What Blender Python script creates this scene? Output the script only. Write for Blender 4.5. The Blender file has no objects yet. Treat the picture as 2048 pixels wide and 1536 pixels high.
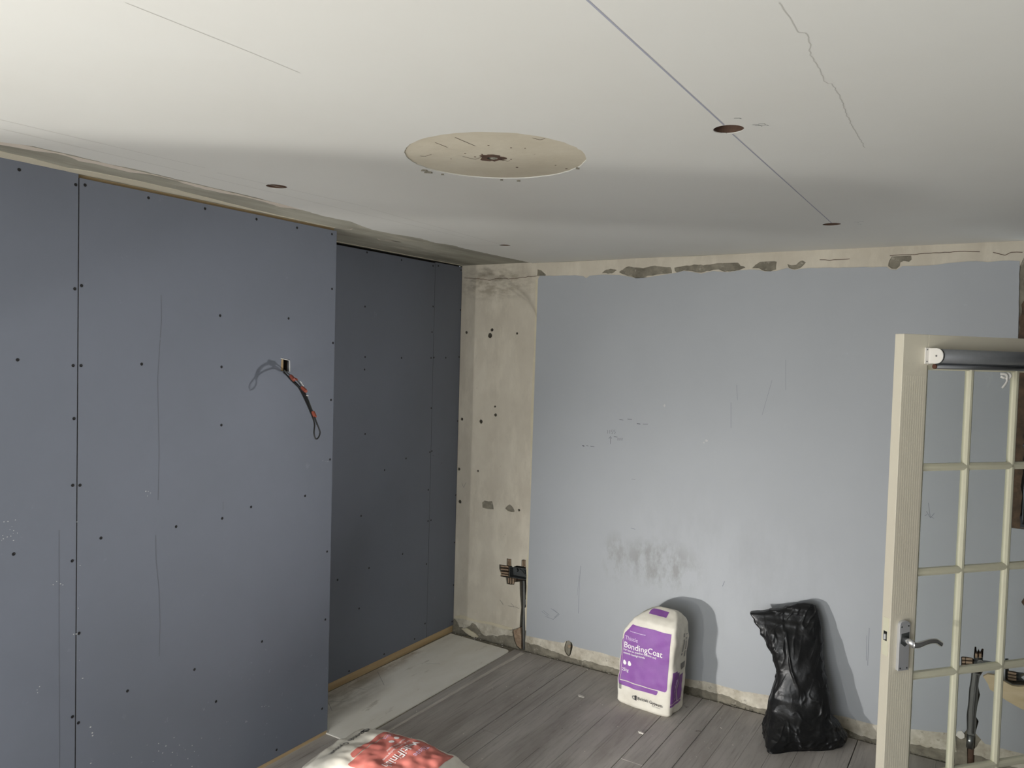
import bpy, math, random
from mathutils import Vector, Matrix, noise, geometry
PI = math.pi
sc = bpy.context.scene
COL = sc.collection
H = 2.45

# ------------------------------------------------------------------ camera
YAW, PITCH, ROLL = 0.559486552, -0.0380556399, 0.0277769276
CAM = Vector((3.02198896, -4.16969553, 1.87260405)); FPX = 1545.80571
fw = Vector((-math.sin(YAW)*math.cos(PITCH), math.cos(YAW)*math.cos(PITCH), math.sin(PITCH)))
r0 = fw.cross(Vector((0, 0, 1))).normalized(); u0 = r0.cross(fw)
rt = r0*math.cos(ROLL)+u0*math.sin(ROLL); up = -r0*math.sin(ROLL)+u0*math.cos(ROLL)
cd = bpy.data.cameras.new('camera'); cam = bpy.data.objects.new('camera', cd); COL.objects.link(cam)
cd.sensor_width = 36; cd.lens = FPX/2048*36; cd.clip_start = 0.05
cam.matrix_world = Matrix(((rt.x, up.x, -fw.x, CAM.x), (rt.y, up.y, -fw.y, CAM.y), (rt.z, up.z, -fw.z, CAM.z), (0, 0, 0, 1)))
sc.camera = cam

# ------------------------------------------------------------------ light
sc.view_settings.view_transform = 'Standard'; sc.view_settings.look = 'None'
sc.view_settings.exposure = 0.0; sc.view_settings.gamma = 1; sc.view_settings.use_curve_mapping = False
w = bpy.data.worlds.new('world'); sc.world = w; w.use_nodes = True
bg = w.node_tree.nodes['Background']; bg.inputs[0].default_value = (0.75, 0.87, 1, 1); bg.inputs[1].default_value = 1.5

def lamp(name, loc, target, sx, sy, watts, col=(1, 1, 1), spread=PI):
    l = bpy.data.lights.new(name, 'AREA'); l.shape = 'RECTANGLE'; l.size = sx; l.size_y = sy
    l.energy = watts; l.color = col; l.spread = spread
    o = bpy.data.objects.new(name, l); COL.objects.link(o); o.location = loc
    d = Vector(target)-Vector(loc); o.rotation_euler = d.to_track_quat('-Z', 'Y').to_euler()
    return o
lamp('window_daylight', (2.0, -5.36, 1.2), (1.7, 0, 1.0), 1.5, 1.8, 40, (0.97, 0.985, 1))
lamp('added_uplight', (0.9, -5.3, 0.5), (1.5, -4.1, 2.0), 0.045, 0.045, 46, (1, 0.99, 0.96))  # small unseen lamp added to light the ceiling and throw its shadow edge
lamp('added_sack_lamp', (0.78, -2.5, 0.28), (1.95, -0.15, 0.5), 0.07, 0.07, 7, (1, 0.98, 0.95), math.radians(75))  # small unseen lamp added to give the sacks crisp wall shadows
lamp('added_cable_lamp', (3.27, -1.76, 0.24), (0.334, -1.9, 1.7), 0.05, 0.05, 2.6, (1, 0.98, 0.95), math.radians(48))  # small unseen lamp added to cast the cable's shadow on the boards
sl = bpy.data.lights.new('sun', 'SUN'); sl.energy = 9.0; sl.angle = 0.01; sl.color = (1, 0.985, 0.955)
so = bpy.data.objects.new('sun', sl); COL.objects.link(so); so.rotation_euler = Vector((0.12, 1.0, -0.86)).to_track_quat('-Z', 'Y').to_euler()

# ------------------------------------------------------------------ materials
def mat(name, col, rough=0.8, metal=0.0, var=None, vscale=8.0, vmix=0.5, stretch=(1, 1, 1), bump=0.0, bscale=60.0, spec=0.5, lo=0.35, hi=0.65, extra=None):
    m = bpy.data.materials.new(name); m.use_nodes = True; nt = m.node_tree; N = nt.nodes; L = nt.links
    p = N['Principled BSDF']
    p.inputs['Roughness'].default_value = rough; p.inputs['Metallic'].default_value = metal
    p.inputs['Specular IOR Level'].default_value = spec
    g = N.new('ShaderNodeNewGeometry'); mp = N.new('ShaderNodeMapping'); mp.inputs['Scale'].default_value = stretch
    L.new(g.outputs['Position'], mp.inputs[0])
    cs = None
    if var is None:
        p.inputs['Base Color'].default_value = (*col, 1)
    else:
        n = N.new('ShaderNodeTexNoise'); n.inputs['Scale'].default_value = vscale; n.inputs['Detail'].default_value = 8; n.inputs['Roughness'].default_value = 0.62
        L.new(mp.outputs[0], n.inputs['Vector'])
        r = N.new('ShaderNodeMapRange'); r.inputs[1].default_value = lo; r.inputs[2].default_value = hi; r.inputs[4].default_value = vmix
        L.new(n.outputs[0], r.inputs[0])
        mx = N.new('ShaderNodeMix'); mx.data_type = 'RGBA'; mx.inputs[6].default_value = (*col, 1); mx.inputs[7].default_value = (*var, 1)
        L.new(r.outputs[0], mx.inputs[0]); cs = mx.outputs[2]
        for (ec, esc, elo, ehi, emix, est, region) in (extra or []):
            mp2 = N.new('ShaderNodeMapping'); mp2.inputs['Scale'].default_value = est; mp2.inputs['Location'].default_value = (3.1, 1.7, 5.3)
            L.new(g.outputs['Position'], mp2.inputs[0])
            n2 = N.new('ShaderNodeTexNoise'); n2.inputs['Scale'].default_value = esc; n2.inputs['Detail'].default_value = 7; n2.inputs['Roughness'].default_value = 0.65
            L.new(mp2.outputs[0], n2.inputs['Vector'])
            r2 = N.new('ShaderNodeMapRange'); r2.inputs[1].default_value = elo; r2.inputs[2].default_value = ehi; r2.inputs[4].default_value = emix
            L.new(n2.outputs[0], r2.inputs[0]); fac = r2.outputs[0]
            if region:                                  # a stain with a place of its own: soft ellipsoid (centre, radii)
                c, rad = region
                s = N.new('ShaderNodeVectorMath'); s.operation = 'SUBTRACT'; s.inputs[1].default_value = c; L.new(g.outputs['Position'], s.inputs[0])
                d = N.new('ShaderNodeVectorMath'); d.operation = 'DIVIDE'; d.inputs[1].default_value = rad; L.new(s.outputs[0], d.inputs[0])
                ln = N.new('ShaderNodeVectorMath'); ln.operation = 'LENGTH'; L.new(d.outputs[0], ln.inputs[0])
                mr = N.new('ShaderNodeMapRange'); mr.inputs[1].default_value = 1.0; mr.inputs[2].default_value = 0.45; L.new(ln.outputs['Value'], mr.inputs[0])
                mu = N.new('ShaderNodeMath'); mu.operation = 'MULTIPLY'; L.new(fac, mu.inputs[0]); L.new(mr.outputs[0], mu.inputs[1]); fac = mu.outputs[0]
            m2 = N.new('ShaderNodeMix'); m2.data_type = 'RGBA'; L.new(fac, m2.inputs[0]); L.new(cs, m2.inputs[6]); m2.inputs[7].default_value = (*ec, 1)
            cs = m2.outputs[2]
        L.new(cs, p.inputs['Base Color'])
    if bump:
        b = N.new('ShaderNodeTexNoise'); b.inputs['Scale'].default_value = bscale; b.inputs['Detail'].default_value = 5
        L.new(mp.outputs[0], b.inputs['Vector'])
        bp = N.new('ShaderNodeBump'); bp.inputs['Strength'].default_value = bump; bp.inputs['Distance'].default_value = 0.004
        L.new(b.outputs[0], bp.inputs['Height']); L.new(bp.outputs[0], p.inputs['Normal'])
    return m
def srgb(r, g, b):
    f = lambda c: (c/255/12.92) if c/255 <= 0.04045 else ((c/255+0.055)/1.055)**2.4
    return (f(r), f(g), f(b))
S1 = (1, 1, 1)
M = {}
M['skim'] = mat('white_skim', srgb(219, 218, 211), 0.55, var=srgb(214, 212, 204), vscale=1.5, vmix=0.6, bump=0.05, bscale=14)
M['ceil_cement'] = mat('ceiling_cement', srgb(168, 165, 150), 0.9, var=srgb(133, 130, 116), vscale=7, vmix=0.9, stretch=(1, 0.22, 1), bump=0.25, bscale=40, extra=[(srgb(196, 190, 172), 5, 0.56, 0.66, 0.5, (1, 0.3, 1), None)])
M['ceil_cream'] = mat('ceiling_cream_plaster', srgb(205, 198, 178), 0.9, var=srgb(188, 180, 158), vscale=6, stretch=(1, 0.3, 1), bump=0.2, bscale=50)
M['ceil_pink'] = mat('ceiling_pink_plaster', srgb(214, 203, 190), 0.9, var=srgb(196, 186, 170), vscale=6, stretch=(1, 0.3, 1), bump=0.15, bscale=50)
M['rose'] = mat('old_ceiling_plaster', srgb(204, 196, 176), 0.9, var=srgb(190, 180, 158), vscale=5, vmix=0.8, bump=0.25, bscale=30, extra=[(srgb(120, 108, 84), 38, 0.68, 0.74, 0.7, (1, 1, 1), None)])
M['void'] = mat('dark_void', (0.02, 0.017, 0.014), 0.95, var=(0.05, 0.04, 0.03), vscale=20)
M['joist'] = mat('old_timber', srgb(96, 72, 56), 0.8, var=srgb(60, 44, 34), vscale=18, stretch=(1, 0.1, 1))
M['board_face'] = mat('blue_grey_plasterboard', srgb(111, 116, 127), 0.62, var=srgb(107, 112, 122), vscale=2.2, vmix=0.8, bump=0.02, bscale=200, extra=[(srgb(165, 168, 176), 9, 0.68, 0.80, 0.30, (1, 1, 1), None), (srgb(190, 192, 196), 26, 0.66, 0.76, 0.5, (1, 1, 1), ((0.334, -2.0, 0.2), (0.3, 0.9, 0.42))), (srgb(190, 192, 196), 30, 0.64, 0.72, 0.5, (1, 1, 1), ((0.334, -2.93, 1.28), (0.3, 0.1, 0.14)))])
M['board_edge'] = mat('plasterboard_core', srgb(92, 92, 94), 0.9, var=srgb(74, 74, 76), vscale=50)
M['screw'] = mat('black_screw', (0.012, 0.012, 0.013), 0.5, 0.4, var=(0.03, 0.03, 0.03), vscale=90)
M['pine'] = mat('pale_pine', srgb(196, 172, 132), 0.7, var=srgb(160, 132, 92), vscale=20, vmix=0.7, stretch=(1, 0.08, 1), bump=0.1)
M['ply'] = mat('light_plywood', srgb(208, 190, 156), 0.65, var=srgb(182, 160, 122), vscale=26, vmix=0.6, stretch=(0.25, 1, 1.2), bump=0.05)
M['cement'] = mat('bare_cement', srgb(146, 140, 124), 0.95, var=srgb(104, 98, 86), vscale=14, vmix=0.9, bump=0.6, bscale=60, extra=[(srgb(186, 180, 164), 24, 0.58, 0.68, 0.6, (1, 1, 1), None)])
M['chip'] = mat('grey_render', srgb(140, 135, 120), 0.95, var=srgb(112, 106, 92), vscale=30, vmix=0.8, bump=0.7, bscale=70)
M['cream'] = mat('old_cream_plaster', srgb(207, 199, 182), 0.85, var=srgb(190, 181, 164), vscale=4.5, vmix=0.9, stretch=(1, 1, 0.6), bump=0.15, bscale=40,
    extra=[(srgb(220, 212, 194), 11, 0.50, 0.66, 0.5, (1, 1, 0.35), None), (srgb(112, 100, 80), 30, 0.68, 0.76, 0.5, (1, 1, 1), None),
           (srgb(120, 108, 88), 20, 0.42, 0.6, 0.5, (0.6, 1, 1.4), ((0.26, 0, 2.33), (0.36, 0.2, 0.13)))])
M['cream_light'] = mat('pale_cream_plaster', srgb(212, 203, 178), 0.85, var=srgb(196, 186, 160), vscale=7, vmix=0.8, bump=0.12, bscale=50, extra=[(srgb(150, 138, 112), 26, 0.66, 0.76, 0.5, (1, 1, 1), None)])
M['dirty_cream'] = mat('dirty_cream_plaster', srgb(214, 208, 192), 0.9, var=srgb(160, 150, 130), vscale=14, vmix=0.8, bump=0.3, bscale=60, extra=[(srgb(110, 102, 86), 42, 0.60, 0.70, 0.7, (1, 1, 1), None)])
M['blue'] = mat('pale_blue_grey_paint', srgb(170, 173, 176), 0.6, var=srgb(165, 168, 171), vscale=1.6, vmix=0.8, bump=0.04, bscale=22,
    extra=[(srgb(128, 128, 122), 9, 0.43, 0.60, 0.62, (1.6, 1, 0.8), ((1.44, 0, 0.70), (0.30, 0.3, 0.17))),
           (srgb(134, 134, 128), 12, 0.46, 0.60, 0.5, (1.6, 1, 0.7), ((1.17, 0, 0.70), (0.10, 0.3, 0.17))),
           (srgb(145, 147, 148), 5, 0.45, 0.7, 0.35, (1, 1, 0.4), ((1.75, 0, 0.75), (0.9, 0.3, 0.5))),
           (srgb(186, 190, 196), 16, 0.66, 0.74, 0.25, (1, 1, 1), None)])
M['brick'] = mat('brown_brick', srgb(104, 84, 66), 0.95, var=srgb(66, 54, 44), vscale=26, vmix=0.9, bump=0.8, bscale=60)
M['mortar'] = mat('brown_plaster_fin', srgb(170, 148, 124), 0.9, var=srgb(120, 98, 78), vscale=40, vmix=0.8)
M['black_metal'] = mat('black_metal', srgb(84, 87, 86), 0.55, 0.2, var=srgb(50, 52, 52), vscale=30)
M['galv'] = mat('galvanised_steel', srgb(150, 152, 150), 0.3, 0.9, var=srgb(90, 92, 92), vscale=30)
M['pvc'] = mat('grey_conduit', srgb(112, 112, 108), 0.5, var=srgb(84, 84, 80), vscale=20, stretch=(1, 1, 0.3))
M['floor'] = mat('grey_floorboard', srgb(184, 178, 171), 0.75, var=srgb(152, 145, 138), vscale=7, vmix=0.95, stretch=(1, 0.16, 1), bump=0.35, bscale=45,
    extra=[(srgb(120, 111, 103), 30, 0.60, 0.72, 0.6, (1, 0.07, 1), None), (srgb(92, 84, 77), 11, 0.675, 0.71, 0.75, (1, 0.75, 1), None), (srgb(190, 183, 175), 5, 0.52, 0.7, 0.45, (1, 0.5, 1), None), (srgb(206, 202, 196), 120, 0.66, 0.75, 0.35, (1, 0.5, 1), None), (srgb(128, 122, 115), 70, 0.52, 0.66, 0.45, (1, 0.045, 1), None)])
M['sheet'] = mat('whitewashed_sheet', srgb(243, 240, 231), 0.7, var=srgb(230, 225, 212), vscale=5, vmix=0.8, stretch=(1, 0.4, 1), bump=0.1,
    extra=[(srgb(140, 126, 102), 16, 0.62, 0.76, 0.7, (1, 0.25, 1), None), (srgb(130, 104, 66), 9, 0.42, 0.62, 0.6, (1, 0.4, 1), ((0.0, -0.75, 0), (0.13, 0.8, 0.2))), (srgb(120, 108, 90), 10, 0.35, 0.60, 0.6, (1, 0.3, 1), ((0.05, -1.15, 0), (0.27, 0.40, 0.2)))])
M['dust'] = mat('pale_dust_strip', srgb(214, 208, 198), 0.9, var=srgb(180, 173, 164), vscale=30, stretch=(1, 0.2, 1), vmix=0.9)
M['crumb'] = mat('plaster_crumb', srgb(225, 220, 210), 0.9)
M['door'] = mat('cream_gloss_paint', srgb(226, 219, 198), 0.38, var=srgb(218, 208, 188), vscale=4, vmix=0.7, stretch=(1, 1, 0.3))
M['bead'] = mat('cream_bead_paint', srgb(230, 226, 200), 0.35, var=srgb(220, 214, 186), vscale=6)
M['chrome'] = mat('polished_chrome', (0.82, 0.82, 0.83), 0.2, 0.9)
M['satin'] = mat('satin_chrome', (0.66, 0.66, 0.67), 0.42, 0.55)
M['dark_hole'] = mat('dark_hole', (0.01, 0.009, 0.008), 0.9)
M['blind'] = mat('silver_grey_fabric', srgb(128, 130, 132), 0.42, 0.35, var=srgb(120, 122, 124), vscale=60)
M['alu'] = mat('aluminium_bar', srgb(150, 152, 154), 0.32, 0.8)
M['white_plastic'] = mat('white_plastic', srgb(234, 230, 222), 0.4)
M['brown_plastic'] = mat('brown_end_cap', srgb(92, 58, 44), 0.5)
M['paper'] = mat('white_paper_sack', srgb(226, 221, 208), 0.75, var=srgb(210, 203, 188), vscale=10, vmix=0.7, bump=0.15, bscale=50)
M['paper_side'] = M['paper']
M['purple'] = mat('purple_print', srgb(138, 84, 158), 0.6, var=srgb(126, 74, 146), vscale=14, vmix=0.8)
M['red'] = mat('red_print', srgb(206, 122, 110), 0.6, var=srgb(188, 104, 94), vscale=16, vmix=0.8)
M['ink_white'] = mat('white_print', srgb(238, 234, 232), 0.6)
M['ink_lilac'] = mat('lilac_print', srgb(214, 192, 220), 0.6)
M['ink_black'] = mat('black_print', srgb(36, 34, 36), 0.6)
M['ink_grey'] = mat('grey_print', srgb(110, 108, 106), 0.6)
M['poly'] = mat('black_polythene', (0.006, 0.0062, 0.0066), 0.36, var=(0.012, 0.012, 0.0125), vscale=30, bump=0.35, bscale=55, spec=0.38)
M['cable'] = mat('black_cable', (0.013, 0.013, 0.013), 0.45)
M['cable_grey'] = mat('grey_cable', srgb(84, 84, 82), 0.5)
M['orange'] = mat('orange_tape', srgb(138, 68, 50), 0.5, var=srgb(112, 52, 40), vscale=60)
M['chalk'] = mat('blue_chalk', srgb(158, 160, 172), 0.9)
M['pencil'] = mat('pencil_line', srgb(188, 186, 178), 0.8)
M['pencil_dark'] = mat('dark_pencil_line', srgb(72, 72, 74), 0.8)
M['pencil_blue'] = mat('soft_pencil_line', srgb(120, 124, 130), 0.8)
M['scuff'] = mat('board_scuff', srgb(98, 101, 108), 0.8)
M['white_mark'] = mat('white_dust_mark', srgb(190, 190, 188), 0.9)
M['outer'] = mat('outer_render', srgb(180, 176, 168), 0.9)
# pane glass: clear, with a real glossy reflection
g = bpy.data.materials.new('window_glass'); g.use_nodes = True; nt = g.node_tree; nt.nodes.clear()
o_ = nt.nodes.new('ShaderNodeOutputMaterial'); mx = nt.nodes.new('ShaderNodeMixShader'); tr = nt.nodes.new('ShaderNodeBsdfTransparent'); gl = nt.nodes.new('ShaderNodeBsdfGlossy'); fr = nt.nodes.new('ShaderNodeFresnel')
tr.inputs[0].default_value = (0.93, 0.94, 0.93, 1); gl.inputs['Roughness'].default_value = 0.0; fr.inputs[0].default_value = 1.5
gm = nt.nodes.new('ShaderNodeNewGeometry'); im = nt.nodes.new('ShaderNodeMath'); im.operation = 'SUBTRACT'; im.inputs[0].default_value = 1.0; mm = nt.nodes.new('ShaderNodeMath'); mm.operation = 'MULTIPLY'
nt.links.new(gm.outputs['Backfacing'], im.inputs[1]); nt.links.new(fr.outputs[0], mm.inputs[0]); nt.links.new(im.outputs[0], mm.inputs[1])   # front faces reflect, the way out of the pane does not
nt.links.new(mm.outputs[0], mx.inputs[0]); nt.links.new(tr.outputs[0], mx.inputs[1]); nt.links.new(gl.outputs[0], mx.inputs[2]); nt.links.new(mx.outputs[0], o_.inputs[0])
M['glass'] = g

# ------------------------------------------------------------------ mesh helpers
class MB:
    def __init__(s): s.v = []; s.f = []
    def add(s, vs, fs):
        b = len(s.v); s.v += [Vector(v) for v in vs]; s.f += [tuple(i+b for i in f) for f in fs]; return s
    def box(s, a, b, T=None):
        x0, y0, z0 = a; x1, y1, z1 = b
        vs = [Vector(p) for p in ((x0,y0,z0),(x1,y0,z0),(x1,y1,z0),(x0,y1,z0),(x0,y0,z1),(x1,y0,z1),(x1,y1,z1),(x0,y1,z1))]
        if T: vs = [T(v) for v in vs]
        return s.add(vs, [(0,3,2,1),(4,5,6,7),(0,1,5,4),(1,2,6,5),(2,3,7,6),(3,0,4,7)])
    def tube(s, pts, rad, n=10, caps=True):
        pts = [Vector(p) for p in pts]; rings = []
        prev = None
        for i, p in enumerate(pts):
            t = (pts[min(i+1, len(pts)-1)]-pts[max(i-1, 0)]).normalized()
            a = prev if prev else (Vector((0, 0, 1)) if abs(t.z) < 0.9 else Vector((1, 0, 0)))
            x = (a-t*a.dot(t)).normalized(); prev = x; y = t.cross(x)
            r = rad[i] if isinstance(rad, (list, tuple)) else rad
            ry = r
            if isinstance(r, tuple): r, ry = r
            rings.append([p+x*r*math.cos(2*PI*k/n)+y*ry*math.sin(2*PI*k/n) for k in range(n)])
        vs = [v for r in rings for v in r]; fs = []
        for i in range(len(pts)-1):
            for k in range(n): fs.append((i*n+k, i*n+(k+1) % n, (i+1)*n+(k+1) % n, (i+1)*n+k))
        if caps: fs += [tuple(range(n-1, -1, -1)), tuple((len(pts)-1)*n+k for k in range(n))]
        return s.add(vs, fs)
    def plate(s, loops, mapf, d0, d1):
        """loops: [outer, hole, ...] in 2D; mapf(a, b, d) gives the 3D point; solid between depths d0 and d1"""
        tri = geometry.tessellate_polygon([[Vector((a, b, 0)) for a, b in l] for l in loops])
        flat = [p for l in loops for p in l]; n = len(flat)
        vs = [mapf(a, b, d1) for a, b in flat]+[mapf(a, b, d0) for a, b in flat]
        fs = []
        for t in tri:
            a, b, c = [flat[i] for i in t]
            cr = (b[0]-a[0])*(c[1]-a[1])-(b[1]-a[1])*(c[0]-a[0])
            if abs(cr) < 1e-12: continue
            if cr < 0: t = (t[0], t[2], t[1])
            fs.append(tuple(t)); fs.append((t[2]+n, t[1]+n, t[0]+n))
        k = 0
        for l in loops:
            m = len(l)
            for i in range(m): fs.append((k+i, k+(i+1) % m, k+(i+1) % m+n, k+i+n))
            k += m
        return s.add(vs, fs)
    def build(s, name, m, parent=None, smooth=False, kind=None, bevel=0, fixn=True):
        me = bpy.data.meshes.new(name); me.from_pydata([tuple(v) for v in s.v], [], s.f); me.update()
        if fixn:
            import bmesh
            bm = bmesh.new(); bm.from_mesh(me); bmesh.ops.recalc_face_normals(bm, faces=bm.faces); bm.to_mesh(me); bm.free()
        me.materials.append(M[m] if isinstance(m, str) else m)
        if smooth: me.polygons.foreach_set('use_smooth', [True]*len(me.polygons)); me.update()
        o = bpy.data.objects.new(name, me); COL.objects.link(o)
        if parent: o.parent = parent; o.matrix_parent_inverse = parent.matrix_world.inverted() if not parent.get('loc0') else Matrix.Identity(4)
        if kind: o['kind'] = kind
        if bevel:
            b = o.modifiers.new('bevel', 'BEVEL'); b.width = bevel; b.segments = 2; b.limit_method = 'ANGLE'
        return o
def empty(name, loc, label=None, cat=None, group=None, kind=None):
    o = bpy.data.objects.new(name, None); COL.objects.link(o); o.location = loc; o.empty_display_size = 0.05
    o.matrix_world = Matrix.Translation(Vector(loc))
    tag(o, label, cat, group, kind); return o
def tag(o, label=None, cat=None, group=None, kind=None):
    if label: o['label'] = label
    if cat: o['category'] = cat
    if group: o['group'] = group
    if kind: o['kind'] = kind
    return o
def ray(x, y): return (fw*FPX+rt*(x-1024)-up*(y-768)).normalized()
def on(x, y, ax, v):                                   # a point measured on a wall, ceiling or floor plane
    d = ray(x, y); return CAM+d*((v-CAM[ax])/d[ax])
back = lambda a, b, d: Vector((a, -d, b))
ceilm = lambda a, b, d: Vector((a, b, H-d))
floorm = lambda a, b, d: Vector((a, b, d))
front = lambda a, b, d: Vector((0.334+d, a, b))
alc = lambda a, b, d: Vector((0.0+d, a, b))
def rag(pts, amp, seed, step=0.02, closed=False):
    rnd = random.Random(seed); out = []; n = len(pts)
    for i in range(n if closed else n-1):
        a = Vector(pts[i]); b = Vector(pts[(i+1) % n]); L = (b-a).length; k = max(1, int(L/step))
        nrm = Vector((-(b-a).y, (b-a).x)).normalized() if L > 0 else Vector((0, 0))
        for j in range(k):
            p = a.lerp(b, j/k)
            if j > 0 or closed: p = p+nrm*amp*(rnd.random()*2-1)
            out.append((p.x, p.y))
    if not closed: out.append(tuple(pts[-1]))
    return out
def circ(cx, cy, r, n=28, amp=0, seed=0):
    rnd = random.Random(seed)
    return [(cx+(r+amp*(rnd.random()*2-1))*math.cos(2*PI*k/n), cy+(r+amp*(rnd.random()*2-1))*math.sin(2*PI*k/n)) for k in range(n)]
def ribbon(mb, pts, wd, mapf, d):
    for i in range(len(pts)-1):
        a = Vector(pts[i]); b = Vector(pts[i+1]); t = (b-a).normalized(); n = Vector((-t.y, t.x))*wd/2
        mb.add([mapf(*(a-n), d), mapf(*(b-n), d), mapf(*(b+n), d), mapf(*(a+n), d)], [(0, 1, 2, 3)])
def zb(ox, oy, s, L): return [tuple(on(ox+a/s, oy+b/s, 1, 0).xz) for a, b in L]      # picks on the back wall
def pxb(L): return zb(0, 0, 1, L)
def pxc(L): return [tuple(on(a, b, 2, H).xy) for a, b in L]
def pxl(L, X=0.334): return [tuple(on(a, b, 0, X).yz) for a, b in L]

# ------------------------------------------------------------------ floor
floor = MB().box((-0.15, -5.45, -0.12), (4.5, 0.02, -0.022)).build('floor', 'void', kind='structure')
floor['label'] = 'bare grey dusty timber floor boards'
gaps = [0.30, 0.40, 0.498, 0.580, 0.685, 0.785, 0.92, 1.025, 1.14, 1.25, 1.365, 1.485, 1.61, 1.722, 1.84, 1.955, 2.07, 2.18, 2.29, 2.40, 2.515, 2.63, 2.745, 2.86, 2.975, 3.09, 3.2, 3.29]
wide = {0.92: 0.0045, 1.025: 0.0025, 1.61: 0.0045, 1.722: 0.003, 2.515: 0.0045, 0.785: 0.002}
rnd = random.Random(4)
for i in range(len(gaps)-1):
    a, b = gaps[i], gaps[i+1]; ga = wide.get(a, 0.0008); gb = wide.get(b, 0.0008)
    cuts = [-5.4]
    y = -5.4+0.6+rnd.random()*2
    while y < -0.9: cuts.append(y); y += 1.4+rnd.random()
    if a == 1.61: cuts = [-5.4, -2.9, -0.872]
    cuts.append(-0.016)
    for j in range(len(cuts)-1):
        dz = rnd.uniform(-0.0015, 0.0012)
        if a < 0.49: c0, c1 = cuts[j], min(cuts[j+1], -1.42)
        else: c0, c1 = cuts[j], cuts[j+1]
        if c1-c0 < 0.05: continue
        MB().box((a+ga/2, c0+0.001, -0.022), (b-gb/2, c1-0.001, dz)).build('floor_board', 'floor', floor, bevel=0.0012)
# whitewashed sheet in the alcove with a rounded corner
sh = [(0.012, -1.492), (0.30, -1.492), (0.49, -1.489)]+[(0.497-0.03+0.03*math.cos(t), -0.10+0.03*math.sin(t)) for t in (0, .4, .8, 1.2, 1.57)]+[(0.02, -0.055)]
o = MB().plate([sh], floorm, 0, 0.006).build('floor_sheet', 'sheet'); tag(o, 'whitewashed board sheet covering the alcove floor', 'board')
mb = MB()
for a, b in (((0.05, -1.05), (0.16, -1.02)), ((0.03, -1.30), (0.17, -1.19)), ((0.1, -1.25), (0.19, -1.31)), ((0.04, -0.80), (0.2, -0.92)), ((0.02, -1.42), (0.13, -1.34)), ((0.2, -0.55), (0.27, -0.50))):
    ribbon(mb, [a, b], 0.0016, floorm, 0.0068)
mb.build('scratches', 'ink_grey', o, fixn=False, kind='stuff')
MB().box((0.0, -1.485, -0.03), (0.4975, -0.02, -0.0005)).build('sub_floor', 'cement', floor)
o = MB().plate([rag([(0.562, -0.05), (0.556, -0.7), (0.553, -1.36), (0.568, -1.36), (0.574, -0.7), (0.590, -0.05)], 0.0012, 5, 0.04, True)], floorm, 0, 0.0026).build('seam_strip', 'dust', floor)
# loose plaster
mb = MB(); rnd = random.Random(11)
def crumb(mb, x, y, z, r):
    vs = []
    for (a, b, c) in ((1,0,0),(-1,0,0),(0,1,0),(0,-1,0),(0,0,.6),(0,0,-.1)):
        k = r*(0.6+rnd.random()*0.7); vs.append((x+a*k, y+b*k, z+max(c, 0)*k))
    mb.add(vs, [(0,2,4),(2,1,4),(1,3,4),(3,0,4),(2,0,5),(1,2,5),(3,1,5),(0,3,5)])
for _ in range(170):
    x = rnd.uniform(0.6, 3.1); y = -abs(rnd.gauss(0.0, 0.6))-0.03
    if y < -1.6: continue
    crumb(mb, x, y, 0.001, rnd.choice((0.0012, 0.0016, 0.0022, 0.0035)))
for _ in range(60): crumb(mb, rnd.uniform(0.02, 0.5) if rnd.random() < .4 else rnd.uniform(0.5, 3.1), -rnd.uniform(0.018, 0.05), 0.004, rnd.choice((0.002, 0.003, 0.005)))
for q in [(833,1423), (927,1468), (990,1441), (823,1476), (1024,1397), (1057,1376), (1205,1410), (1013,1374), (964,1518)]:
    p = on(*q, 2, 0); crumb(mb, p.x, p.y, 0.001, 0.004)
o = mb.build('plaster_crumbs', 'crumb'); tag(o, 'white plaster crumbs scattered over the grey floorboards', 'debris', kind='stuff')
for q, lab, s in (((1162, 1394), 'broken white plaster flake on the floorboards left of the purple printed sack', 1.0), ((1282, 1467), 'white plaster flake lying in a board gap in front of the purple printed sack', 0.75)):
    p = on(*q, 2, 0)
    L = [(p.x-.022*s, p.y+.004), (p.x-.014*s, p.y+.012*s), (p.x+.004*s, p.y+.009*s), (p.x+.02*s, p.y+.002), (p.x+.018*s, p.y-.008*s), (p.x+.002*s, p.y-.005*s), (p.x-.01*s, p.y-.009*s)]
    o = MB().plate([L], floorm, 0.0012, 0.006).build('plaster_flake', 'crumb'); tag(o, lab, 'debris')

# ------------------------------------------------------------------ ceiling
ceiling = MB().box((-0.15, -5.45, H+0.13), (4.5, 0.3, H+0.2)).build('ceiling', 'void', kind='structure')
holes = [(2.432, -2.248, 0.037, 'round downlight hole cut in the white ceiling, the largest, nearest the camera'), (2.418, -0.753, 0.036, 'round downlight hole on the chalk line near the pale blue wall, right of the ceiling'),
         (0.824, -2.274, 0.037, 'round downlight hole with a ring inside, left of the round old plaster patch'), (0.799, -0.727, 0.030, 'round downlight hole near the alcove corner, the smallest of the four')]
hl = [circ(x, y, r, 32) for x, y, r, _ in holes]
rose_c, rose_r = (1.752, -2.268), 0.264
MB().plate([[(-0.1, -5.42), (4.4, -5.42), (4.4, 0.02), (-0.1, 0.02)]]+hl+[circ(1.735, -2.258, 0.017, 12, 0.006, 3)], ceilm, -0.016, 0.0).build('bare_cement_layer', 'ceil_cement', ceiling)
edge = pxc([(1064, 525), (990, 509), (930, 496), (905, 489), (870, 484), (840, 475), (790, 467), (745, 458), (700, 441), (649, 431), (581, 411), (513, 393), (444, 377), (362, 358), (280, 338), (219, 326), (154, 309.5), (68, 290), (0, 281)])
edge = [(0.541, 0.015)]+edge[1:]+[(0.545, -3.6), (0.54, -5.41)]
edge = rag(edge, 0.0035, 8, 0.02)
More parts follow.
